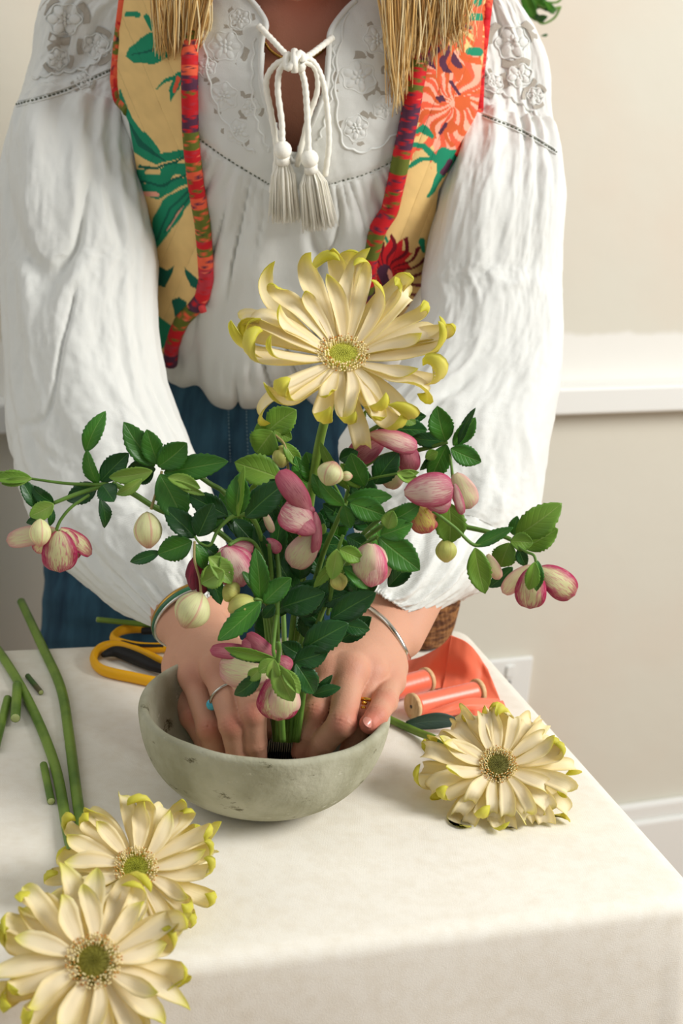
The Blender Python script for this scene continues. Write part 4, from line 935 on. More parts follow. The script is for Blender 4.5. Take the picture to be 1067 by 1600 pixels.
M_stamen = mat('stamen_yellow', lin(214, 196, 80), .6)
FBp = (448, 1166)
def root3(x=448, y=1158, Y=1.074): return at(x, y, Y)
HG = 'hellebore stems in the bowl'
def hell(label, x, Y=1.074): return Plant('hellebore_stem', label, 'hellebore', root3(x, 1158, Y), HG)

# --- A: long spray to the far left with the magenta-edged flower
p = hell('hellebore spray reaching farthest left with a magenta-edged cream flower at its end', 436)
p.stems([[(436, 1158, 1.074, 9), (424, 1000, 1.085, 9), (400, 900, 1.08, 9), (340, 830, 1.07, 9), (255, 799, 1.062, 9), (209, 772, 1.058, 9), (175, 755, 1.055, 8)],
         [(170, 756, 1.055, 7), (142, 757, 1.053, 6), (100, 755, 1.052, 5), (49, 748, 1.05, 4)], [(168, 757, 1.055, 7), (120, 772, 1.05, 7), (84, 786, 1.045, 6)],
         [(140, 773, 1.05, 4.5), (112, 792, 1.045, 5), (95, 812, 1.042, 5), (88, 828, 1.04, 5.5)], [(84, 786, 1.045, 5), (70, 800, 1.04, 5), (64, 814, 1.04, 5)]])
for a in [(153, 757, 136, 702, 20, 1, 1.055, -.004, 35), (134, 706, 165, 642, 27, 1, 1.052, .004, 8), (157, 752, 201, 708, 32, 0, 1.056, 0, 10), (152, 758, 104, 782, 31, 0, 1.06, 0, -10), (160, 758, 178, 784, 32, 0, 1.052, -.01, 0), (156, 780, 163, 825, 17, 0, 1.055, 0, 35),
          (57, 794, 31, 748, 22, 0, 1.045, 0, -15), (84, 786, 48, 758, 20, 0, 1.046, 0, 20), (72, 808, 41, 817, 15, 0, 1.045, 0, 0), (80, 792, 78, 822, 11, 0, 1.043, 0, 20)]:
    p.leaf(*a)
p.leaf(84, 788, 46, 807, 27, 3, 1.038, 0, 0, name='bract')
p.leaf(50, 748, -8, 738, 20, 3, 1.05, 0, 25, fold=.5, name='bract'); p.leaf(50, 748, -8, 748, 20, 2, 1.046, 0, -25, fold=.6, name='bract'); p.leaf(48, 748, 2, 756, 14, 3, 1.044, 0, -10, fold=.4, name='bract')
b0 = p.bloom(90, 833, 1.04, 5)
p.sepal(70, 838, 58, 864, 24, 'edge', 1.045, .004, parent=b0); p.sepal(92, 830, 10, 845, 30, 'pale', 1.042, .01, -10, parent=b0); p.sepal(94, 826, 143, 866, 27, 'edge', 1.04, .006, 22, parent=b0); p.sepal(106, 830, 116, 876, 30, 'edge', 1.038, .004, 10, parent=b0); p.sepal(92, 830, 94, 894, 52, 'edge', 1.034, 0, 0, .45, .22, parent=b0)
p.bud(63, 832, 34, 44, 0, 'bud', 1.033)
# --- B: upper left spray with a hanging bud
p = hell('hellebore spray rising left with a single closed cream bud hanging below its leaves', 430)
p.stems([[(430, 1158, 1.078, 8), (418, 1000, 1.09, 8), (400, 870, 1.085, 8), (358, 780, 1.07, 8), (327, 755, 1.066, 8), (290, 733, 1.062, 7), (252, 731, 1.058, 7)]])
p.stems([[(253, 736, 1.056, 4.5), (245, 765, 1.05, 4), (236, 796, 1.046, 5)]], M_ped, 'pedicel')
for a in [(241, 729, 193, 659, 36, 1, 1.06, 0, -6), (247, 726, 229, 671, 32, 1, 1.058, 0, 8), (247, 729, 292, 692, 40, 1, 1.057, 0, -4), (256, 739, 357, 721, 37, 1, 1.06, 0, 4), (250, 741, 288, 815, 47, 1, 1.05, -.005, 0), (243, 733, 197, 735, 28, 0, 1.065, 0, 12), (240, 738, 209, 752, 24, 0, 1.066, 0, 0)]:
    p.leaf(*a)
p.leaf(238, 736, 170, 746, 25, 3, 1.046, 0, 15, .45, name='bract'); p.leaf(222, 748, 182, 773, 17, 3, 1.044, 0, 10, .45, name='bract')
p.leaf(262, 746, 313, 763, 21, 3, 1.046, 0, 8, .5, name='bract'); p.leaf(272, 752, 320, 774, 12, 3, 1.044, 0, -8, .5, name='bract')
p.bud(231, 828, 45, 58, 3, 'bud', 1.043)
# --- C: left centre cluster with big bud hanging over the wrist
p = hell('hellebore with dark leaves, maroon petals and a big cream bud hanging over the left wrist', 434)
p.stems([[(434, 1158, 1.07, 9), (428, 1000, 1.08, 9), (420, 900, 1.07, 9), (408, 840, 1.055, 8), (392, 808, 1.048, 8), (366, 806, 1.045, 7), (342, 826, 1.04, 6), (328, 852, 1.036, 5), (312, 848, 1.036, 4), (304, 838, 1.036, 4)]])
p.stems([[(304, 846, 1.03, 4), (304, 875, 1.022, 4), (312, 905, 1.018, 4), (314, 930, 1.016, 4.5)]], M_ped, 'pedicel')
for a in [(305, 840, 256, 792, 34, 0, 1.045, 0, -8), (309, 838, 333, 786, 36, 0, 1.04, 0, 8), (300, 846, 246, 866, 38, 1, 1.038, 0, 5), (250, 862, 203, 878, 18, 0, 1.04, 0, 0), (368, 806, 376, 738, 36, 1, 1.035, 0, -4), (372, 808, 382, 728, 12, 2, 1.032, 0, 40), (384, 808, 449, 752, 42, 0, 1.045, 0, 6), (356, 806, 292, 772, 34, 0, 1.05, 0, 2), (350, 812, 302, 826, 26, 1, 1.048, 0, -20), (310, 848, 345, 872, 22, 0, 1.04, 0, 10), (305, 850, 320, 890, 20, 1, 1.03, 0, 30), (365, 812, 400, 850, 30, 0, 1.06, 0, 10), (320, 880, 345, 945, 26, 0, 1.036, 0, 14)]:
    p.leaf(*a)
b0 = p.bloom(308, 874, 1.034, 4)
p.sepal(306, 868, 300, 922, 20, 'maroon', 1.034, 0, -30, parent=b0); p.sepal(309, 870, 318, 928, 24, 'maroon', 1.032, 0, 25, parent=b0); p.sepal(310, 868, 292, 905, 16, 'maroon', 1.036, 0, -40, parent=b0)
p.bud(301, 953, 57, 62, -28, 'bud', 1.012)
# --- D: trumpet-like pink flower with lime bracts and two small buds
p = hell('hellebore with a bright pink bell in lime bracts above two small greenish buds', 440)
p.stems([[(440, 1158, 1.066, 9), (432, 1040, 1.06, 8), (420, 950, 1.045, 8), (406, 940, 1.035, 7)], [(420, 900, 1.05, 7), (400, 852, 1.045, 6), (378, 842, 1.04, 6), (358, 852, 1.03, 6)], [(430, 1010, 1.05, 7), (424, 900, 1.05, 7), (420, 850, 1.05, 6)]])
for a in [(407, 939, 399, 856, 30, 1, 1.02, 0, 0), (412, 942, 455, 903, 32, 1, 1.018, 0, 10), (408, 940, 340, 1001, 34, 1, 1.012, -.01, 0), (404, 925, 378, 892, 14, 1, 1.022, 0, -20), (425, 915, 398, 822, 30, 0, 1.055, 0, 12), (420, 900, 440, 800, 28, 0, 1.06, 0, -16), (430, 945, 410, 965, 18, 0, 1.03, 0, 0)]:
    p.leaf(*a)
b0 = p.bloom(352, 866, 1.03, 5)
p.sepal(340, 866, 396, 853, 26, 'pink', 1.036, .008, 0, .3, parent=b0); p.sepal(352, 856, 380, 916, 52, 'pink', 1.026, -.002, 6, .5, .2, parent=b0); p.sepal(342, 860, 392, 880, 34, 'pink', 1.03, .0, 10, .4, parent=b0)
p.leaf(326, 870, 362, 912, 30, 3, 1.018, 0, 20, .5, name='bract'); p.leaf(350, 892, 314, 912, 34, 3, 1.014, 0, 0, .4, name='bract'); p.leaf(332, 880, 318, 908, 18, 3, 1.016, 0, 30, .5, name='bract'); p.leaf(344, 862, 330, 900, 16, 2, 1.022, 0, -20, .4, name='bract')
p.bud(361, 924, 36, 28, 60, 'budgreen', 1.022); p.bud(378, 946, 38, 46, -70, 'budgreen', 1.016)
p.stems([[(408, 938, 1.018, 5), (400, 936, 1.016, 5), (394, 940, 1.016, 5)]], None, 'pedicel')
# --- E: front flower hanging in front of the hand
p = hell('lowest hellebore, its cream flower with magenta rims hanging in front of the ringed fingers', 442, 1.06)
p.stems([[(442, 1158, 1.06, 10), (438, 1080, 1.055, 9), (434, 1010, 1.04, 8), (433, 950, 1.03, 8), (436, 900, 1.05, 8), (430, 850, 1.06, 7)], [(432, 960, 1.03, 7), (427, 1010, 1.008, 6), (430, 1030, .998, 6)], [(434, 1034, .996, 7), (436, 1012, .994, 8), (434, 1003, .994, 8)]])
b0 = p.bloom(430, 1034, .998, 8)
p.sepal(408, 1020, 328, 1016, 24, 'dusk', 1.02, .0, 0, .2, parent=b0); p.sepal(425, 1022, 378, 1002, 22, 'dusk', 1.016, 0, 0, .2, parent=b0); p.sepal(424, 1052, 343, 1036, 62, 'pale', 1.012, .004, 0, .35, .15, parent=b0); p.sepal(418, 1058, 360, 1070, 40, 'pale', 1.010, .004, 10, .3, .1, parent=b0)
p.sepal(440, 1034, 386, 990, 22, 'dusk', 1.012, .006, 10, .3, parent=b0); p.sepal(432, 1028, 454, 1046, 26, 'dusk', 1.014, .0, 0, .3, parent=b0); p.sepal(420, 1060, 444, 1114, 44, 'dusk', 1.006, .0, -10, .3, parent=b0); p.sepal(444, 1050, 462, 1084, 20, 'dusk', 1.004, .0, 20, .3, parent=b0); p.sepal(434, 1058, 434, 1126, 64, 'edge', .998, -.002, 0, .5, .28, parent=b0); p.sepal(440, 1062, 446, 1122, 50, 'pale', .996, -.002, 14, .5, .28, parent=b0)
p.leaf(428, 1028, 350, 1012, 18, 2, .992, 0, 30, .5, name='bract'); p.leaf(424, 1034, 358, 1022, 17, 0, .996, 0, -10, .3, name='bract'); p.leaf(428, 1036, 458, 1096, 34, 3, .984, 0, -10, .4, name='bract'); p.leaf(440, 1044, 468, 1084, 20, 3, .984, 0, 20, .4, name='bract'); p.leaf(408, 1044, 388, 1062, 20, 3, .99, 0, 0, .4, name='bract'); p.leaf(408, 1052, 366, 1086, 25, 0, .992, 0, 10, .3, name='bract'); p.leaf(430, 1032, 404, 1050, 20, 3, .988, 0, -20, .5, name='bract'); p.leaf(428, 1030, 424, 1062, 22, 3, .984, 0, 0, .5, name='bract')
# --- F: tall pink open flower seen in profile at the centre
p = hell('hellebore with an upright dusky pink open flower seen in profile, yellow stamens showing', 450)
p.stems([[(450, 1158, 1.078, 9), (452, 1040, 1.085, 9), (462, 940, 1.075, 9), (478, 870, 1.06, 8), (490, 820, 1.05, 6), (488, 792, 1.046, 5)]])
for a in [(470, 900, 430, 960, 30, 0, 1.07, 0, 10), (478, 880, 500, 800, 40, 0, 1.085, 0, 0), (456, 960, 512, 905, 52, 0, 1.05, 0, -4), (440, 949, 508, 926, 46, 0, 1.04, 0, 6), (470, 860, 428, 786, 30, 0, 1.07, 0, 20), (480, 850, 536, 852, 34, 0, 1.075, 0, 0), (462, 930, 430, 868, 34, 0, 1.062, 0, -14), (468, 905, 478, 850, 36, 0, 1.06, 0, 14), (500, 836, 506, 818, 12, 3, 1.045, 0, 0)]:
    p.leaf(*a)
b0 = p.bloom(482, 836, 1.046, 5, 34, (-.7, .3))
p.sepal(484, 800, 436, 736, 34, 'dusk', 1.04, -.002, 0, .45, .2, parent=b0); p.sepal(482, 790, 486, 804, 14, 'dusk', 1.04, 0, 0, .4, parent=b0); p.sepal(488, 822, 440, 794, 50, 'pink', 1.036, 0, -6, .4, .2, parent=b0); p.sepal(492, 832, 458, 812, 30, 'dusk', 1.034, 0, 0, .4, parent=b0); p.sepal(490, 836, 456, 886, 44, 'pale', 1.04, 0, 6, .4, .1, parent=b0); p.sepal(492, 800, 492, 866, 18, 'dusk', 1.04, 0, 30, .3, parent=b0)
p.sepal(412, 798, 426, 832, 12, 'pale', 1.055, 0, 0, .3, parent=b0); p.sepal(416, 842, 438, 862, 18, 'dusk', 1.055, 0, 0, .3, parent=b0)
# --- G: back-left cluster under the tall flower
p = hell('hellebore behind the others with pale green leaves and a hanging yellow bud before the jeans', 446, 1.086)
p.stems([[(446, 1158, 1.086, 8), (444, 1000, 1.13, 8), (442, 850, 1.16, 7), (470, 760, 1.165, 7), (462, 720, 1.165, 6), (440, 690, 1.165, 5), (428, 676, 1.165, 5)]])
p.stems([[(430, 680, 1.16, 4), (444, 694, 1.155, 4), (449, 722, 1.155, 4.5), (450, 736, 1.16, 5)]], M_ped, 'pedicel')
for a in [(418, 674, 463, 640, 42, 2, 1.165, 0, 0, .2), (426, 674, 400, 708, 46, 2, 1.16, 0, 0, .2), (428, 674, 396, 680, 36, 2, 1.168, 0, 10), (428, 672, 456, 686, 24, 2, 1.162, 0, 0), (443, 692, 470, 730, 20, 2, 1.155, 0, 10), (440, 748, 366, 722, 46, 2, 1.15, 0, -4, .2), (442, 752, 388, 768, 30, 2, 1.155, 0, 20), (478, 776, 462, 712, 30, 1, 1.155, 0, 0), (486, 760, 452, 738, 26, 1, 1.15, 0, 10)]:
    p.leaf(*a)
p.bud(440, 713, 30, 36, 0, 'budgreen', 1.158)
# --- H: centre-right with pale bud from behind
p = hell('hellebore with a round pale bud turned backwards just right of the tall gerbera stem', 454)
p.stems([[(454, 1158, 1.072, 10), (470, 1010, 1.08, 10), (500, 880, 1.065, 9), (524, 820, 1.05, 8), (538, 788, 1.04, 7)], [(536, 784, 1.036, 4.5), (528, 768, 1.03, 4.5), (519, 752, 1.026, 5.5)], [(560, 760, 1.06, 4), (580, 748, 1.055, 4), (622, 740, 1.05, 4.5)]])
for a in [(538, 790, 498, 750, 22, 1, 1.03, 0, 20), (541, 780, 613, 776, 27, 1, 1.035, 0, 2), (546, 786, 603, 806, 37, 1, 1.03, 0, -4), (538, 790, 548, 826, 22, 1, 1.032, 0, 0), (570, 760, 548, 708, 32, 1, 1.045, 0, 24), (530, 718, 560, 706, 22, 0, 1.06, 0, 0), (586, 756, 623, 706, 36, 0, 1.06, 0, 0), (562, 762, 532, 724, 22, 2, 1.05, 0, 20), (546, 766, 500, 690, 16, 2, 1.06, 0, 40), (508, 780, 488, 740, 20, 1, 1.075, 0, 0), (560, 765, 540, 700, 30, 0, 1.07, 0, -10)]:
    p.leaf(*a)
p.bud(516, 740, 42, 40, 160, 'bud', 1.022); p.bud(541, 744, 16, 20, 90, 'bud', 1.03)
p.leaf(620, 740, 654, 750, 17, 3, 1.045, 0, 10, .5, name='bract'); p.leaf(620, 740, 655, 738, 12, 3, 1.046, 0, 0, .5, name='bract')
# --- I: upper right flower below the big leaves
p = hell('hellebore at upper right with a rose and cream flower tucked under large dark leaves', 458, 1.084)
p.stems([[(458, 1158, 1.084, 10), (480, 1000, 1.1, 9), (520, 850, 1.1, 9), (552, 740, 1.09, 8), (556, 696, 1.085, 7), (580, 672, 1.08, 7), (628, 648, 1.075, 6)], [(552, 740, 1.09, 6), (600, 712, 1.08, 7), (655, 703, 1.075, 7), (699, 691, 1.07, 6)]])
for a in [(602, 668, 668, 672, 36, 0, 1.085, 0, 0), (590, 664, 640, 640, 24, 1, 1.08, 0, 20), (612, 654, 666, 650, 22, 0, 1.09, 0, 0), (585, 656, 576, 628, 14, 2, 1.09, 0, 30), (622, 650, 650, 662, 20, 2, 1.07, 0, 10), (590, 672, 640, 658, 26, 0, 1.09, 0, -8), (560, 700, 572, 640, 12, 2, 1.09, 0, 40)]:
    p.leaf(*a)
b0 = p.bloom(584, 684, 1.07, 5)
p.sepal(600, 684, 547, 718, 38, 'dusk', 1.07, 0, 0, .4, parent=b0); p.sepal(578, 678, 652, 700, 30, 'pink', 1.06, 0, 10, .5, .2, parent=b0); p.sepal(638, 694, 640, 738, 32, 'dusk', 1.068, 0, 0, .3, parent=b0); p.sepal(628, 722, 604, 762, 32, 'pale', 1.072, 0, 0, .3, parent=b0)
for a in [(696, 690, 683, 634, 36, 1, 1.07, 0, 0), (708, 696, 743, 652, 24, 1, 1.068, 0, -24), (716, 694, 743, 637, 12, 0, 1.066, 0, 30), (704, 701, 752, 722, 30, 1, 1.062, 0, 0), (698, 695, 672, 750, 32, 1, 1.07, 0, 14), (696, 690, 641, 684, 22, 0, 1.075, 0, 0), (690, 700, 656, 735, 14, 0, 1.07, 0, 20), (684, 706, 664, 716, 16, 2, 1.066, 0, 0)]:
    p.leaf(*a)
p.stems([[(703, 710, 1.062, 4.5), (705, 726, 1.058, 4.5), (707, 744, 1.056, 5)]], None, 'pedicel')
b0 = p.bloom(708, 744, 1.056, 4); p.sepal(711, 740, 736, 794, 38, 'pale', 1.05, 0, 0, .4, .2, parent=b0); p.sepal(708, 744, 722, 804, 12, 'dusk', 1.054, 0, 20, .3, parent=b0)
# --- J: right middle flower and the spray carrying a half-open bract
p = hell('hellebore with a broad pink flower and one cupped leaf, left of the farthest right spray', 460)
p.stems([[(460, 1158, 1.07, 9), (486, 1000, 1.07, 9), (540, 870, 1.05, 8), (600, 806, 1.045, 7), (650, 786, 1.042, 6)], [(676, 798, 1.03, 6), (710, 824, 1.028, 5.5), (742, 852, 1.026, 5.5), (770, 842, 1.026, 4)]])
b0 = p.bloom(662, 790, 1.04, 5, 20, (.2, .6))
p.sepal(650, 788, 672, 832, 42, 'inner', 1.036, 0, 0, .4, .1, parent=b0); p.sepal(710, 756, 722, 804, 14, 'pink', 1.034, 0, 0, .3, parent=b0); p.sepal(632, 770, 708, 762, 50, 'pink', 1.03, -.002, 0, .5, .22, parent=b0); p.sepal(660, 775, 704, 790, 34, 'pink', 1.032, -.002, 0, .4, .15, parent=b0)
for a in [(702, 786, 702, 850, 46, 2, 1.04, 0, 0), (742, 856, 758, 928, 35, 2, 1.022, 0, 8), (740, 854, 802, 824, 19, 1, 1.026, 0, 20)]:
    p.leaf(*a)
p.sepal(762, 866, 780, 905, 18, 'pale', 1.03, 0, 0, .3, parent=b0)
p.bud(697, 860, 34, 38, 0, 'budgreen', 1.04)
# --- K: far right spray
p = hell('hellebore spray reaching farthest right with a nodding cream and magenta flower at its end', 456)
p.stems([[(456, 1158, 1.076, 9), (480, 1010, 1.085, 9), (520, 900, 1.075, 9), (600, 820, 1.06, 8), (680, 816, 1.05, 8), (740, 826, 1.045, 8), (780, 836, 1.04, 7), (798, 843, 1.038, 7)], [(804, 850, 1.03, 5), (822, 862, 1.024, 4.5), (834, 868, 1.02, 4.5), (838, 882, 1.018, 5)]])
for a in [(806, 838, 878, 786, 44, 2, 1.04, 0, -6), (818, 856, 872, 826, 36, 2, 1.046, 0, 10), (802, 836, 808, 806, 18, 1, 1.044, 0, 10), (797, 846, 833, 848, 28, 2, 1.03, 0, 0), (796, 848, 782, 886, 36, 2, 1.034, 0, 0), (801, 886, 764, 918, 21, 0, 1.05, 0, 0), (810, 856, 822, 885, 18, 0, 1.028, 0, 0)]:
    p.leaf(*a)
b0 = p.bloom(838, 886, 1.02, 5)
p.sepal(832, 884, 785, 926, 26, 'pale', 1.022, 0, -14, .4, parent=b0); p.sepal(842, 888, 898, 930, 44, 'edge', 1.02, 0, 8, .45, .2, parent=b0); p.sepal(830, 888, 828, 951, 46, 'edge', 1.014, 0, 0, .45, .22, parent=b0)
p.leaf(836, 878, 826, 922, 22, 2, 1.004, 0, 0, .45, name='bract'); p.leaf(840, 876, 838, 924, 16, 1, 1.006, 0, 20, .4, name='bract')
# --- L: lower right with blush bell and dark leaves
p = hell('hellebore at lower right with a blush bell flower above broad dark green leaves', 464, 1.068)
p.stems([[(464, 1158, 1.068, 10), (486, 1010, 1.06, 9), (520, 920, 1.05, 8), (560, 860, 1.04, 7), (590, 838, 1.036, 6)], [(512, 960, 1.05, 6), (520, 910, 1.04, 6), (528, 862, 1.03, 6), (536, 836, 1.03, 5)], [(470, 1060, 1.06, 7), (462, 1030, 1.05, 7), (478, 1000, 1.045, 6)]])
for a in [(592, 840, 656, 891, 47, 1, 1.03, 0, 0), (594, 836, 645, 818, 32, 1, 1.028, 0, 0), (614, 812, 656, 788, 28, 1, 1.032, 0, 0), (588, 800, 548, 818, 18, 0, 1.045, 0, 0), (541, 838, 575, 856, 26, 0, 1.045, 0, 0), (588, 838, 615, 882, 18, 2, 1.034, 0, 30),
          (516, 967, 588, 926, 40, 0, 1.035, 0, 0), (532, 974, 578, 984, 26, 0, 1.04, 0, 0), (474, 1012, 545, 974, 46, 0, 1.028, 0, 0), (460, 1034, 513, 1018, 36, 0, 1.024, 0, 8), (462, 1036, 491, 1084, 36, 0, 1.02, 0, 0), (490, 1086, 520, 1054, 14, 0, 1.03, 0, 0), (488, 1086, 533, 1074, 19, 0, 1.026, 0, 0), (472, 1024, 440, 1004, 28, 0, 1.04, 0, 0), (505, 975, 468, 946, 34, 0, 1.06, 0, 0), (486, 1000, 476, 950, 30, 0, 1.062, 0, 10), (540, 940, 520, 900, 34, 0, 1.06, 0, 10), (452, 1060, 484, 1030, 30, 0, 1.05, 0, 0), (555, 930, 560, 900, 30, 0, 1.05, 0, 0), (548, 928, 500, 945, 26, 0, 1.045, 0, 0)]:
    p.leaf(*a)
p.leaf(606, 826, 614, 798, 24, 3, 1.018, 0, 10, .5, name='bract')
b0 = p.bloom(582, 852, 1.03, 5)
p.sepal(582, 850, 556, 900, 36, 'pale', 1.03, 0, -16, .4, parent=b0); p.sepal(586, 852, 598, 908, 34, 'pale', 1.026, 0, 18, .4, parent=b0); p.sepal(582, 850, 580, 917, 46, 'pink', 1.02, 0, 0, .5, .22, parent=b0); p.sepal(578, 850, 566, 906, 36, 'pale', 1.018, 0, -8, .5, .22, parent=b0)
p.leaf(526, 858, 518, 906, 25, 3, 1.018, 0, 0, .4, name='bract'); p.leaf(530, 858, 567, 875, 25, 2, 1.016, 0, 0, .35, name='bract'); p.leaf(536, 886, 574, 920, 24, 1, 1.02, 0, 20, .35, name='bract'); p.leaf(528, 868, 490, 918, 17, 2, 1.022, 0, 20, .4, name='bract'); p.bud(529, 908, 28, 30, 20, 'budgreen', 1.024)

# leaves filling the heart of the bunch
fl = random.Random(5)
for i in range(46):
    x = fl.uniform(352, 612); y = fl.uniform(752, 1010); 
    if abs(x-470)/150+abs(y-880)/170 > 1.15: continue
    a = fl.uniform(-1, 1)*1.1; l = fl.uniform(55, 85)
    p.leaf(x, y, x+l*math.sin(a)*(1 if x > 470 else -1)*fl.choice([1, 1, -.4]), y-l*math.cos(a)*.9, fl.uniform(26, 40), fl.choice([0, 0, 0, 1]), fl.uniform(1.078, 1.118), 0)
# ---- gerberas
def gerbera(label, cx, cy, C, N_, R_, stem, rows, elevf, discr, seed, cen_col, group=None, clampz=True, base=None, lenf=None):
    r = random.Random(seed); n_ = nrm(N_); e1 = nrm(RT-n_*(RT@n_)); e2 = np.cross(n_, e1)
    p = Plant('gerbera', label, 'gerbera', base if base is not None else C, group)
    if e2@UP < 0: e2 = -e2
    for (cnt, Ls, Wd, de, back, off, zoff) in rows:
        for i in range(cnt):
            az = 2*math.pi*(i+off)/cnt+r.uniform(-.09, .09); er = e1*math.cos(az)+e2*math.sin(az); et = np.cross(n_, er)
            L_ = R_*Ls*r.uniform(.90, 1.10)*(lenf(az) if lenf else 1); th0 = math.radians(elevf(az)+de+r.uniform(-6, 6)); bw = Wd*r.uniform(.85, 1.12)
            curl = math.radians(r.choice(back)*r.uniform(.8, 1.25)); cs = r.uniform(.52, .68); bend = math.radians(r.uniform(-26, 6)); tw = math.radians(r.uniform(-95, 95)); sidec = math.radians(r.uniform(-26, 26)); L_ *= 1+abs(curl)*.045; wr_ = r.uniform(.06, .16); ph = r.uniform(0, 6)
            nv, nu = 24, 7; s_ = np.linspace(0, 1, nv); th = th0+bend*s_+curl*np.clip((s_-cs)/(1-cs), 0, 1)**1.15
            dx = np.cos(th); dz = np.sin(th); X = np.concatenate([[0], np.cumsum((dx[1:]+dx[:-1])/2)])/(nv-1)*L_; Z = np.concatenate([[0], np.cumsum((dz[1:]+dz[:-1])/2)])/(nv-1)*L_
            wv_ = bw/2*np.interp(s_, [0, .12, .35, .62, .82, .94, 1], [.30, .46, .80, 1.0, .84, .46, .04]); lat = np.sin(sidec*s_)*L_*s_*.8
            P = np.zeros((nv, nu, 3)); Nn = np.zeros((nv, nu, 3))
            for j in range(nv):
                nl = n_*math.cos(th[j])-er*math.sin(th[j]); q = tw*max(0, s_[j]-.45)*1.3; sd = et*math.cos(q)+nl*math.sin(q); up = nl*math.cos(q)-et*math.sin(q)
                c = C+er*(discr*.82+X[j])+n_*(Z[j]+zoff)+et*lat[j]
                for a in range(nu):
                    u = -1+2*a/(nu-1); P[j, a] = c+sd*u*wv_[j]+up*(((.16+.5*s_[j]**2)*u*u)*wv_[j]+.07*wv_[j]*math.cos(u*7)+wr_*wv_[j]*u*math.sin(s_[j]*11+ph)*s_[j]); Nn[j, a] = up
            Bk = P-Nn*.0005
            V = np.concatenate([P.reshape(-1, 3), Bk.reshape(-1, 3)])
            if clampz: V[:, 2] = np.maximum(V[:, 2], TZ+.0022+np.concatenate([np.zeros(nu*nv)+.0004, np.zeros(nu*nv)]))
            u_ = np.tile(np.linspace(0, 1, nu), nv); v_ = np.repeat(s_, nu); uv = np.stack([np.tile(u_, 2), np.tile(v_, 2)], 1)
            f1 = gridfaces(nu, nv); f2 = gridfaces(nu, nv, off=nu*nv, flip=True); rim = []
            for j in range(nv-1):
                for a in (0, nu-1): q0 = j*nu+a; rim.append((q0, q0+nu, q0+nu+nu*nv, q0+nu*nv))
            o = p.obj('petal', V, f1+f2+rim, [M_petal, M_petalback], uv); o.data.polygons.foreach_set('material_index', [0]*len(f1)+[1]*(len(f2)+len(rim)))
    # disc: green eye, ring of tiny florets
    k = MB(); 
    def P3(rr, a, h): return C+e1*rr*math.cos(a)+e2*rr*math.sin(a)+n_*h
    Vd = []; 
    for j in range(9):
        rr = discr*1.05*j/8; h = .0035*(1-(j/8)**2)-.0016*math.exp(-(j/1.2)**2)
        for i in range(32): Vd.append(P3(rr, 2*math.pi*i/32, h+.001*math.sin(i*9+j*5)*.3)-p.b)
    k.add(Vd, gridfaces(32, 9, True)); 
    for i in range(150):
        g_ = i*2.39996; rr = discr*.62*math.sqrt((i+.5)/150); k.ball(P3(rr, g_, .0036*(1-(rr/discr)**2))-p.b, discr*.042, 6)
    disc = k.build('flower_centre', mat('gerbera_eye', cen_col, .6), p.root)
    k = MB()
    for ring, (rf, h0, cnt) in enumerate(((.70, .0048, 34), (.86, .0050, 42), (1.02, .0046, 48), (1.16, .0036, 48))):
        for i in range(cnt):
            a = 2*math.pi*(i+.5*(ring % 2))/cnt+r.uniform(-.05, .05); b_ = P3(discr*rf, a, .0012); t_ = P3(discr*(rf+.10*r.uniform(.4, 1.4)), a, h0+r.uniform(-.0008, .001))
            k.tube([b_-p.b, t_-p.b], [discr*.035, discr*.028], 5); k.ball(t_-p.b, discr*.047, 6, mi=r.choice([1, 1, 2]))
    tag(k.build('floret_ring', [mat('floret_cream', lin(246, 228, 160), .6), mat('floret_tip_cream', lin(250, 232, 176), .6), mat('floret_tip_amber', lin(196, 128, 52), .6)], disc), kind='stuff')
    k = MB(); k.ball(C-n_*.010-p.b, discr*.62, 16); k.build('calyx', M_leaf[1], p.root)
    if stem:
        P_ = [np.asarray(a[0]) for a in stem]; q = crom(np.array([list(a[0])+[a[1]] for a in stem]), 40); k = MB(); k.tube([x[:3]-p.b for x in q], list(q[:, 3]), 14); k.build('stem', M_gstem, p.root)
    return p
# tall one in the bowl
C = at(536, 556, 1.085); Nn = nrm(np.array([0.02, -math.cos(math.radians(58)), math.sin(math.radians(58))]))
ev = lambda az: 13+17*math.sin(az)
gerbera('tall cream gerbera with lime curled petal tips standing upright in the concrete bowl', 536, 553, C, Nn, .073,
        [(root3(450, 1160), .0032), (at(462, 1000, 1.10), .0033), (at(480, 820, 1.11), .0034), (at(492, 730, 1.11), .0034), (at(508, 655, 1.108), .0033), (C-Nn*.03, .0034), (C-Nn*.006, .005)],
        [(17, 1.0, .0150, -4, [150, 210, -150, 240, 110], 0, -.002), (17, .90, .0145, 5, [170, 120, -190, 220], .5, .0), (9, .68, .012, 10, [60, -120, 120], .2, .001)], ev, .0140, 11, lin(186, 186, 70), clampz=False, base=root3(450, 1160), lenf=lambda az: 1-.16*max(0, -math.sin(az))**2)
# right one lying
C = atz(778, 1196, TZ+.036); Nn = nrm(toc(C)*.92+np.array([0, 0, .42])+RT*.05)
gerbera('cream gerbera with tightly curled shaggy petals lying at the right edge of the table', 778, 1196, C, Nn, .053,
        [(C-Nn*.006, .004), (C-Nn*.020, .0035), (atz(690, 1160, TZ+.010), .0033), (atz(648, 1142, TZ+.0045), .0032), (atz(600, 1120, TZ+.004), .0032), (atz(520, 1085, TZ+.004), .0032)],
        [(18, 1.0, .0135, -6, [-190, -230, -150, 210], 0, -.006), (18, .88, .0135, 4, [-200, -160, -240, 220], .5, -.003), (13, .68, .0120, 14, [-150, -190, 60], .2, .0)], lambda az: 6-6*math.sin(az), .0112, 23, lin(112, 108, 44), lenf=lambda az: .92+.16*math.cos(az)**2, base=atz(690, 1160, TZ))
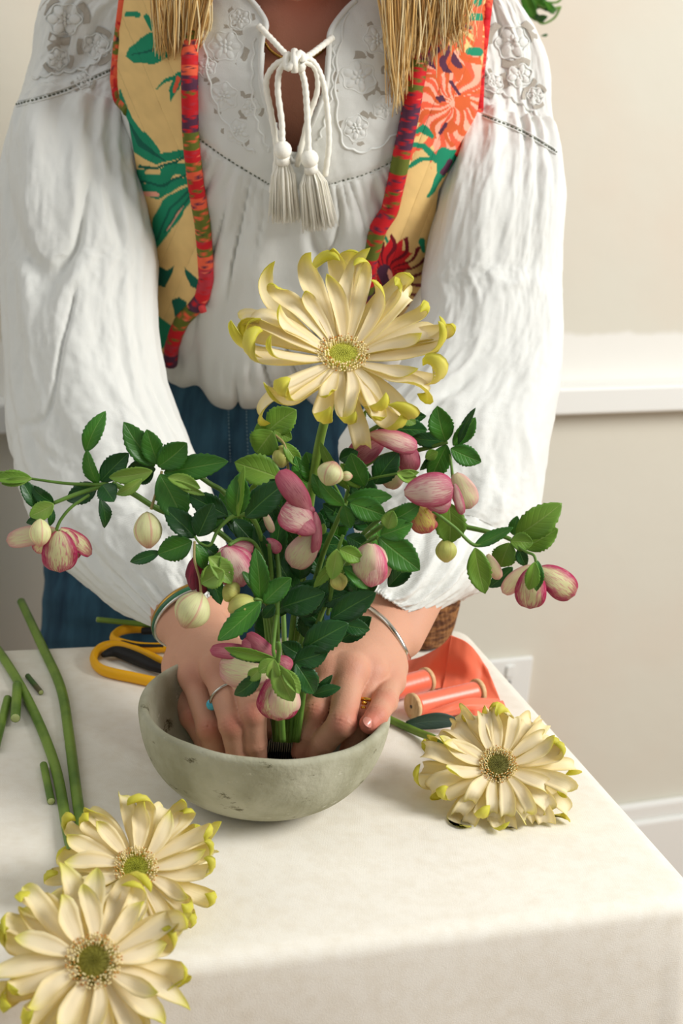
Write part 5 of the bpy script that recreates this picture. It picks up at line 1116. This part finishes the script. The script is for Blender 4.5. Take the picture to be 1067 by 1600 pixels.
# left upper
C = atz(212, 1358, TZ+.034); Nn = nrm(toc(C)*.9+np.array([0, 0, .38]))
M_s = .0042
gerbera('cream gerbera with hooked lime tips, upper of the two lying at lower left', 212, 1358, C, Nn, .050,
        [(C-Nn*.006, .005), (C-Nn*.022-RT*.012, .004), (atz(140, 1330, TZ+.008), M_s), (atz(124, 1270, TZ+M_s), M_s), (atz(108, 1150, TZ+M_s), M_s), (atz(95, 1075, TZ+M_s), M_s), (atz(66, 1010, TZ+M_s), M_s), (atz(33, 940, TZ+M_s+.002), M_s*.9)],
        [(18, 1.0, .0135, -4, [100, 210, 240, 180, -110], 0, -.004), (17, .92, .0135, 2, [60, 180, 220, -90], .5, -.001), (9, .66, .0115, 8, [20, 40], .2, .001)], lambda az: 0, .0112, 37, lin(150, 152, 40), base=atz(140, 1330, TZ))
# left lower
C = atz(146, 1503, TZ+.046); Nn = nrm(toc(C)*.9+np.array([0, 0, .34])+RT*.05)
gerbera('large cream gerbera with broad flat petals, lowest at the bottom left corner, overlapping another', 146, 1503, C, Nn, .051,
        [(C-Nn*.006, .005), (C-Nn*.03-RT*.01+UP*.01, .004), (atz(118, 1370, TZ+.010), .0040), (atz(104, 1290, TZ+.0042), .004), (atz(84, 1190, TZ+.0042), .004), (atz(42, 1090, TZ+.0042), .004), (atz(-8, 1010, TZ+.0042), .004), (atz(-80, 930, TZ+.0042), .004)],
        [(17, 1.0, .0150, -4, [50, 120, 220, 170, -90], 0, -.004), (17, .92, .0150, 2, [30, 100, 210, -60], .5, -.001), (9, .66, .0125, 8, [10, 30], .2, .001)], lambda az: -2, .0125, 51, lin(120, 114, 32), base=atz(118, 1370, TZ))

# ================================================================== LOOSE THINGS ON THE TABLE
def cutstem(label, a, b_, w, mid=None, dark=False, zoff=0):
    r = w/2*1.05/F*1.0; A = atz(*a, TZ+r+zoff); B = atz(*b_, TZ+r+zoff); pts = [A]+([atz(*mid, TZ+r+zoff)] if mid else [(A+B)/2])+[B]; c = (A+B)/2; c[2] = TZ
    root = empty('cut_stem', c, label, 'cut stem', 'pieces of green stem cut off on the cloth'); q = crom(pts, 14); k = MB(); k.tube([x-c for x in q], r, 12); k.build('stalk', M_dstem if dark else M_gstem, root)
    for e, d in ((q[0], q[0]-q[1]), (q[-1], q[-1]-q[-2])):
        d = nrm(d); k = MB(); k.tube([e-d*.0002-c, e+d*.0006-c], [r*.96, r*.82], 12); k.build('cut_end', M_cutend, root)
cutstem('short thick green stem piece pointing down, cut end towards the front, left of two side by side', (78, 1076), (71, 1118), 19) if False else None
cutstem('short brownish green stem offcut lying alone between the two long stems', (43, 1056), (64, 1082), 11, dark=True)
cutstem('stubby bright green stem piece resting against the longer left stem', (27, 1070), (24, 1122), 19, zoff=.004)
cutstem('green stem piece slanting out of the left edge beside the stubby one', (12, 1092), (-8, 1170), 17)
cutstem('short green stem piece lying alone above the gerberas at lower left', (68, 1195), (80, 1252), 14)
cutstem('straight green stem lying behind the yellow-handled scissors at the table back', (152, 968), (250, 978), 12, zoff=.012)
# scissors
sc0 = atz(200, 1030, TZ); sci = empty('scissors', sc0, 'scissors with yellow loop handles and black linings, behind the left of the bowl', 'scissors')
M_yel = mat('yellow_plastic', lin(240, 176, 20), .45, bump=[('n', 200, .1, .001)]); M_blk = mat('black_rubber', lin(24, 24, 24), .6); M_steel = mat('scissor_steel', lin(150, 150, 150), .3, metal=1)
def loop(pts, z, r, name, m, parent, sq=1.0, n=60):
    P = np.array([atz(x, y, TZ+z) for x, y in pts]+[atz(*pts[0], TZ+z)]); P = np.concatenate([P[-2:-1], P, P[1:2]]); q = crom(P, n+20); 
    i0 = int(round((n+20-1)*1/(len(P)-1))); i1 = int(round((n+20-1)*(len(P)-2)/(len(P)-1))); q = q[i0:i1]
    k = MB(); k.tube([x-sc0 for x in q], r, 10, closed=True, squash=sq); return k.build(name, m, parent)
h1 = loop([(146, 1030), (156, 1014), (180, 1009), (215, 1018), (262, 1040), (300, 1062), (262, 1068), (205, 1058), (160, 1047)], .0055, .0034, 'handle', M_yel, sci, 1.5)
k = MB(); q = crom([atz(160, 1024, TZ+.0065), atz(180, 1018, TZ+.0075), atz(208, 1027, TZ+.0075), atz(240, 1041, TZ+.0075), atz(275, 1052, TZ+.0065)], 24); k.tube([x-sc0 for x in q], [.0022+.0040*math.sin(math.pi*i/23) for i in range(24)], 10); k.build('handle_lining', M_blk, h1)
h2 = loop([(178, 1000), (184, 988), (205, 982), (245, 982), (285, 990), (290, 1006), (250, 1012), (210, 1010)], .0065, .0032, 'handle', M_yel, sci, 1.5)
k = MB(); q = crom([atz(222, 986, TZ+.009), atz(245, 986, TZ+.011), atz(270, 992, TZ+.009)], 14); k.tube([x-sc0 for x in q], [.0034]*14, 10); q = crom([atz(190, 1002, TZ+.009), atz(215, 1008, TZ+.010), atz(255, 1009, TZ+.009)], 14); k.tube([x-sc0 for x in q], [.0016]*14, 8); k.build('handle_lining', M_blk, h2)
for s, (a, b_) in enumerate((((290, 1052), (430, 1005)), ((282, 1000), (430, 1012)))):
    A, B = atz(*a, TZ+.005+s*.0015), atz(*b_, TZ+.004+s*.0015); d = nrm(B-A); sd = np.cross(d, [0, 0, 1]); k = MB(); Vv = []
    for t, w in ((0, .006), (.5, .006), (1, .0008)):
        c = A+(B-A)*t
        for x, z in ((-1, 0), (1, 0), (1, .0012), (-1, .0012)): Vv.append(c+sd*x*w+np.array([0, 0, z])-sc0)
    k.add(Vv, gridfaces(4, 3, True)+[(0, 1, 2, 3), (8, 9, 10, 11)]); k.build('blade', M_steel, sci)
# ribbon spools
M_satin = mat('coral_satin', lin(240, 112, 78), .32, spec=.6, bump=[('n', 90, .15, .001)], sheen=.3); M_ply = mat('pale_wood', lin(222, 188, 142), .6, mottle=(lin(200, 162, 114), 90, .4, .7, (1, 6, 1)))
def spool(label, a, b_, r, rd, z):
    A, B = atz(*a, z), atz(*b_, z); d = nrm(B-A); c = (A+B)/2; c[2] = TZ; root = empty('ribbon_spool', c, label, 'ribbon spool', 'coral ribbon spools right of the bowl')
    n_ = 26; k = MB(); L_ = np.linalg.norm(B-A); k.tube([A+d*L_*t-c for t in np.linspace(.05, .95, n_)], [r*(1+.02*math.sin(t*3)) for t in range(n_)], 28)
    k.build('wound_ribbon', M_satin, root)
    for e, s in ((A, 1), (B, -1)):
        k = MB(); k.tube([e-d*s*.0005-c, e-c, e+d*s*.0030-c, e+d*s*.0035-c], [rd*.93, rd, rd, rd*.93], 32); o = k.build('wooden_disc', M_ply, root); 
        k = MB(); k.tube([e-d*s*.0007-c, e+d*s*.0001-c], .0016, 10); k.build('hole', M_dark, o)
spool('front coral ribbon spool, its near wooden disc facing the viewer', (643, 1104), (748, 1080), .0092, .0112, TZ+.0113)
spool('rear coral ribbon spool partly hidden behind the hand, loosely wound', (575, 1088), (668, 1062), .0100, .0112, TZ+.0118)
# loose ribbon
def sheet(rows, nu=40, nv=40, seed=0):
    R_ = [[np.append(atz(x, y, TZ+z), 0)[:3] for x, y, z in r] for r in rows]; A = np.array([crom(r, nu) for r in R_]); A = crom(A.reshape(len(rows), -1), nv).reshape(nv, nu, 3)
    n_ = gnorm(A, False); i, j = np.meshgrid(np.arange(nu), np.arange(nv)); A = A+n_*(.0007*fbm(i/6, j/9, seed))[..., None]; A[..., 2] = np.maximum(A[..., 2], TZ+.0012); return A.reshape(-1, 3), gridfaces(nu, nv)
rb0 = atz(720, 1085, TZ); rib = MB()
for sd, rows in enumerate(([[(608, 1036, .004), (650, 1030, .012), (690, 1008, .040), (704, 992, .052)], [(612, 1050, .004), (650, 1046, .008), (685, 1030, .024), (712, 1000, .046)], [(616, 1066, .003), (655, 1062, .004), (690, 1056, .008), (726, 1042, .016)], [(620, 1080, .002), (660, 1078, .002), (700, 1074, .002), (735, 1066, .003)]],
                           [[(704, 992, .052), (730, 1004, .046), (748, 1026, .030), (762, 1046, .020)], [(700, 1020, .034), (726, 1030, .030), (752, 1052, .016), (772, 1072, .010)], [(696, 1050, .012), (722, 1062, .010), (750, 1080, .005), (782, 1096, .004)], [(690, 1078, .002), (720, 1090, .002), (752, 1100, .002), (782, 1108, .002)]],
                           [[(640, 1118, .003), (680, 1108, .010), (730, 1092, .014), (778, 1092, .008)], [(660, 1124, .002), (690, 1116, .008), (735, 1100, .013), (782, 1098, .006)], [(690, 1120, .002), (722, 1116, .003), (750, 1112, .006), (785, 1106, .004)]],
                           [[(728, 1100, .010), (750, 1096, .010), (770, 1098, .008), (785, 1094, .006)], [(724, 1112, .006), (745, 1108, .008), (768, 1110, .006), (790, 1106, .004)], [(724, 1124, .002), (742, 1119, .006), (760, 1123, .002), (790, 1120, .002)]])):
    V, Fc = sheet(rows, seed=sd); rib.add(V-rb0, Fc)
o = rib.build('loose_ribbon', mat('coral_silk', lin(246, 122, 86), .5, spec=.4, bump=[('n', 120, .15, .001)], sheen=.3, transl=.12), None, loc=None); o.location = rb0
md = o.modifiers.new('s', 'SOLIDIFY'); md.thickness = .0006
tag(o, 'loose coral silk ribbon heaped in folds behind the two ribbon spools', 'ribbon')
# dark leaf on the cloth
lr = atz(690, 1132, TZ); V, Fc, uv = blade(atz(634, 1132, TZ+.006), atz(724, 1130, TZ+.010), .013, 'petal', 0, .02, .35, 60, nv=24, side_bend=-.05); V[:, 2] = np.maximum(V[:, 2], TZ+.001)
o = link('fallen_leaf', pymesh('fallen_leaf', V-lr, Fc, uv), uvmat('leaf_grey_green', lin(62, 84, 70), lin(52, 72, 60), lin(60, 80, 70), .2, 1, .3, 1, .1, rough=.5, midrib=lin(90, 110, 92), sidevein=.1), loc=lr); md = o.modifiers.new('s', 'SOLIDIFY'); md.thickness = .0006
tag(o, 'twisted grey-green leaf lying in front of the ribbon spools', 'leaf')
# brown fibrous wooden vessel behind the hand
vb = atz(663, 1024, TZ); k = MB(); nu, nv = 160, 80; A = np.linspace(0, 2*math.pi, nu, endpoint=False)[None, :]; v = np.linspace(0, 1, nv)[:, None]
rad = np.interp(v, [0, .02, .12, .5, .85, .93, .96, .90, 1.0], [0, .018, .024, .0275, .029, .029, .0275, .026, .024]); hh = np.interp(v, [0, .02, .12, .5, .85, .93, .96, 1.0], [0, 0, .003, .030, .052, .057, .058, .04])
rad = np.where(v > .965, .0262-(v-.965)*.05, rad); rad = rad*(1+.05*np.sin(3*A+v*2)+.018*np.sin(23*A+v*14+3*np.sin(3*A+v*5))+.010*np.sin(57*A+v*22+3*np.sin(v*9+A*4)))
cx_ = vb+np.array([0, .03, 0]); P = np.stack([cx_[0]+rad*np.cos(A), cx_[1]+rad*np.sin(A), TZ+.001+hh+0*A], -1)
k.add(P.reshape(-1, 3)-cx_, gridfaces(nu, nv, True)); o = k.build('bark_vessel', mat('fibrous_brown_bark', lin(150, 104, 62), .85, mottle=(lin(84, 52, 32), 60, .38, .62, (1, 1, 4)), bump=[('n', 120, .6, .003), ('n', 500, .5, .001)]), None); o.location = cx_
tag(o, 'rough brown bark vessel with fibrous grain half hidden behind the right wrist', 'vessel')
# small crumbs of leaf on the cloth
# foliage hanging by the wall behind the shoulder
hb = onwall(835, 8, .12); pl = empty('wall_foliage', hb, 'blurred green leafy sprig against the wall behind the shoulder, top right', 'foliage')
k = MB(); q = [onwall(x, y, .12)-hb for x, y in ((770, -60), (800, -30), (830, 0), (852, 14), (874, 12))]; k.tube(list(crom(q, 20)), .002, 6); q = [onwall(x, y, .12)-hb for x, y in ((830, 0), (868, 4), (880, -8))]; k.tube(list(crom(q, 12)), .0015, 6); q = [onwall(x, y, .12)-hb for x, y in ((838, 30), (848, 37), (866, 28), (876, 10))]; k.tube(list(crom(q, 12)), .0014, 6); k.build('twig', M_stem, pl)
for bx, by, tx, ty, w in ((815, -20, 838, 34, 20), (826, -10, 846, 12, 22), (838, 30, 856, 26, 10), (840, 4, 870, 18, 14), (850, 0, 866, 22, 10), (828, -16, 858, -4, 18), (800, -40, 830, -8, 26), (846, 56, 856, 54, 4), (835, 20, 850, 36, 8), (790, -60, 820, -20, 26)):
    A = onwall(bx, by, .12+random.uniform(-.01, .02)); B = onwall(tx, ty, .12+random.uniform(-.01, .02)); V, Fc, uv = blade(A, B, w*mpp(A), 'leaf', random.uniform(-20, 20)); o = link('leaf', pymesh('leaf', V-hb, Fc, uv), M_leaf[random.choice([0, 1])], pl); md = o.modifiers.new('s', 'SOLIDIFY'); md.thickness = .0008
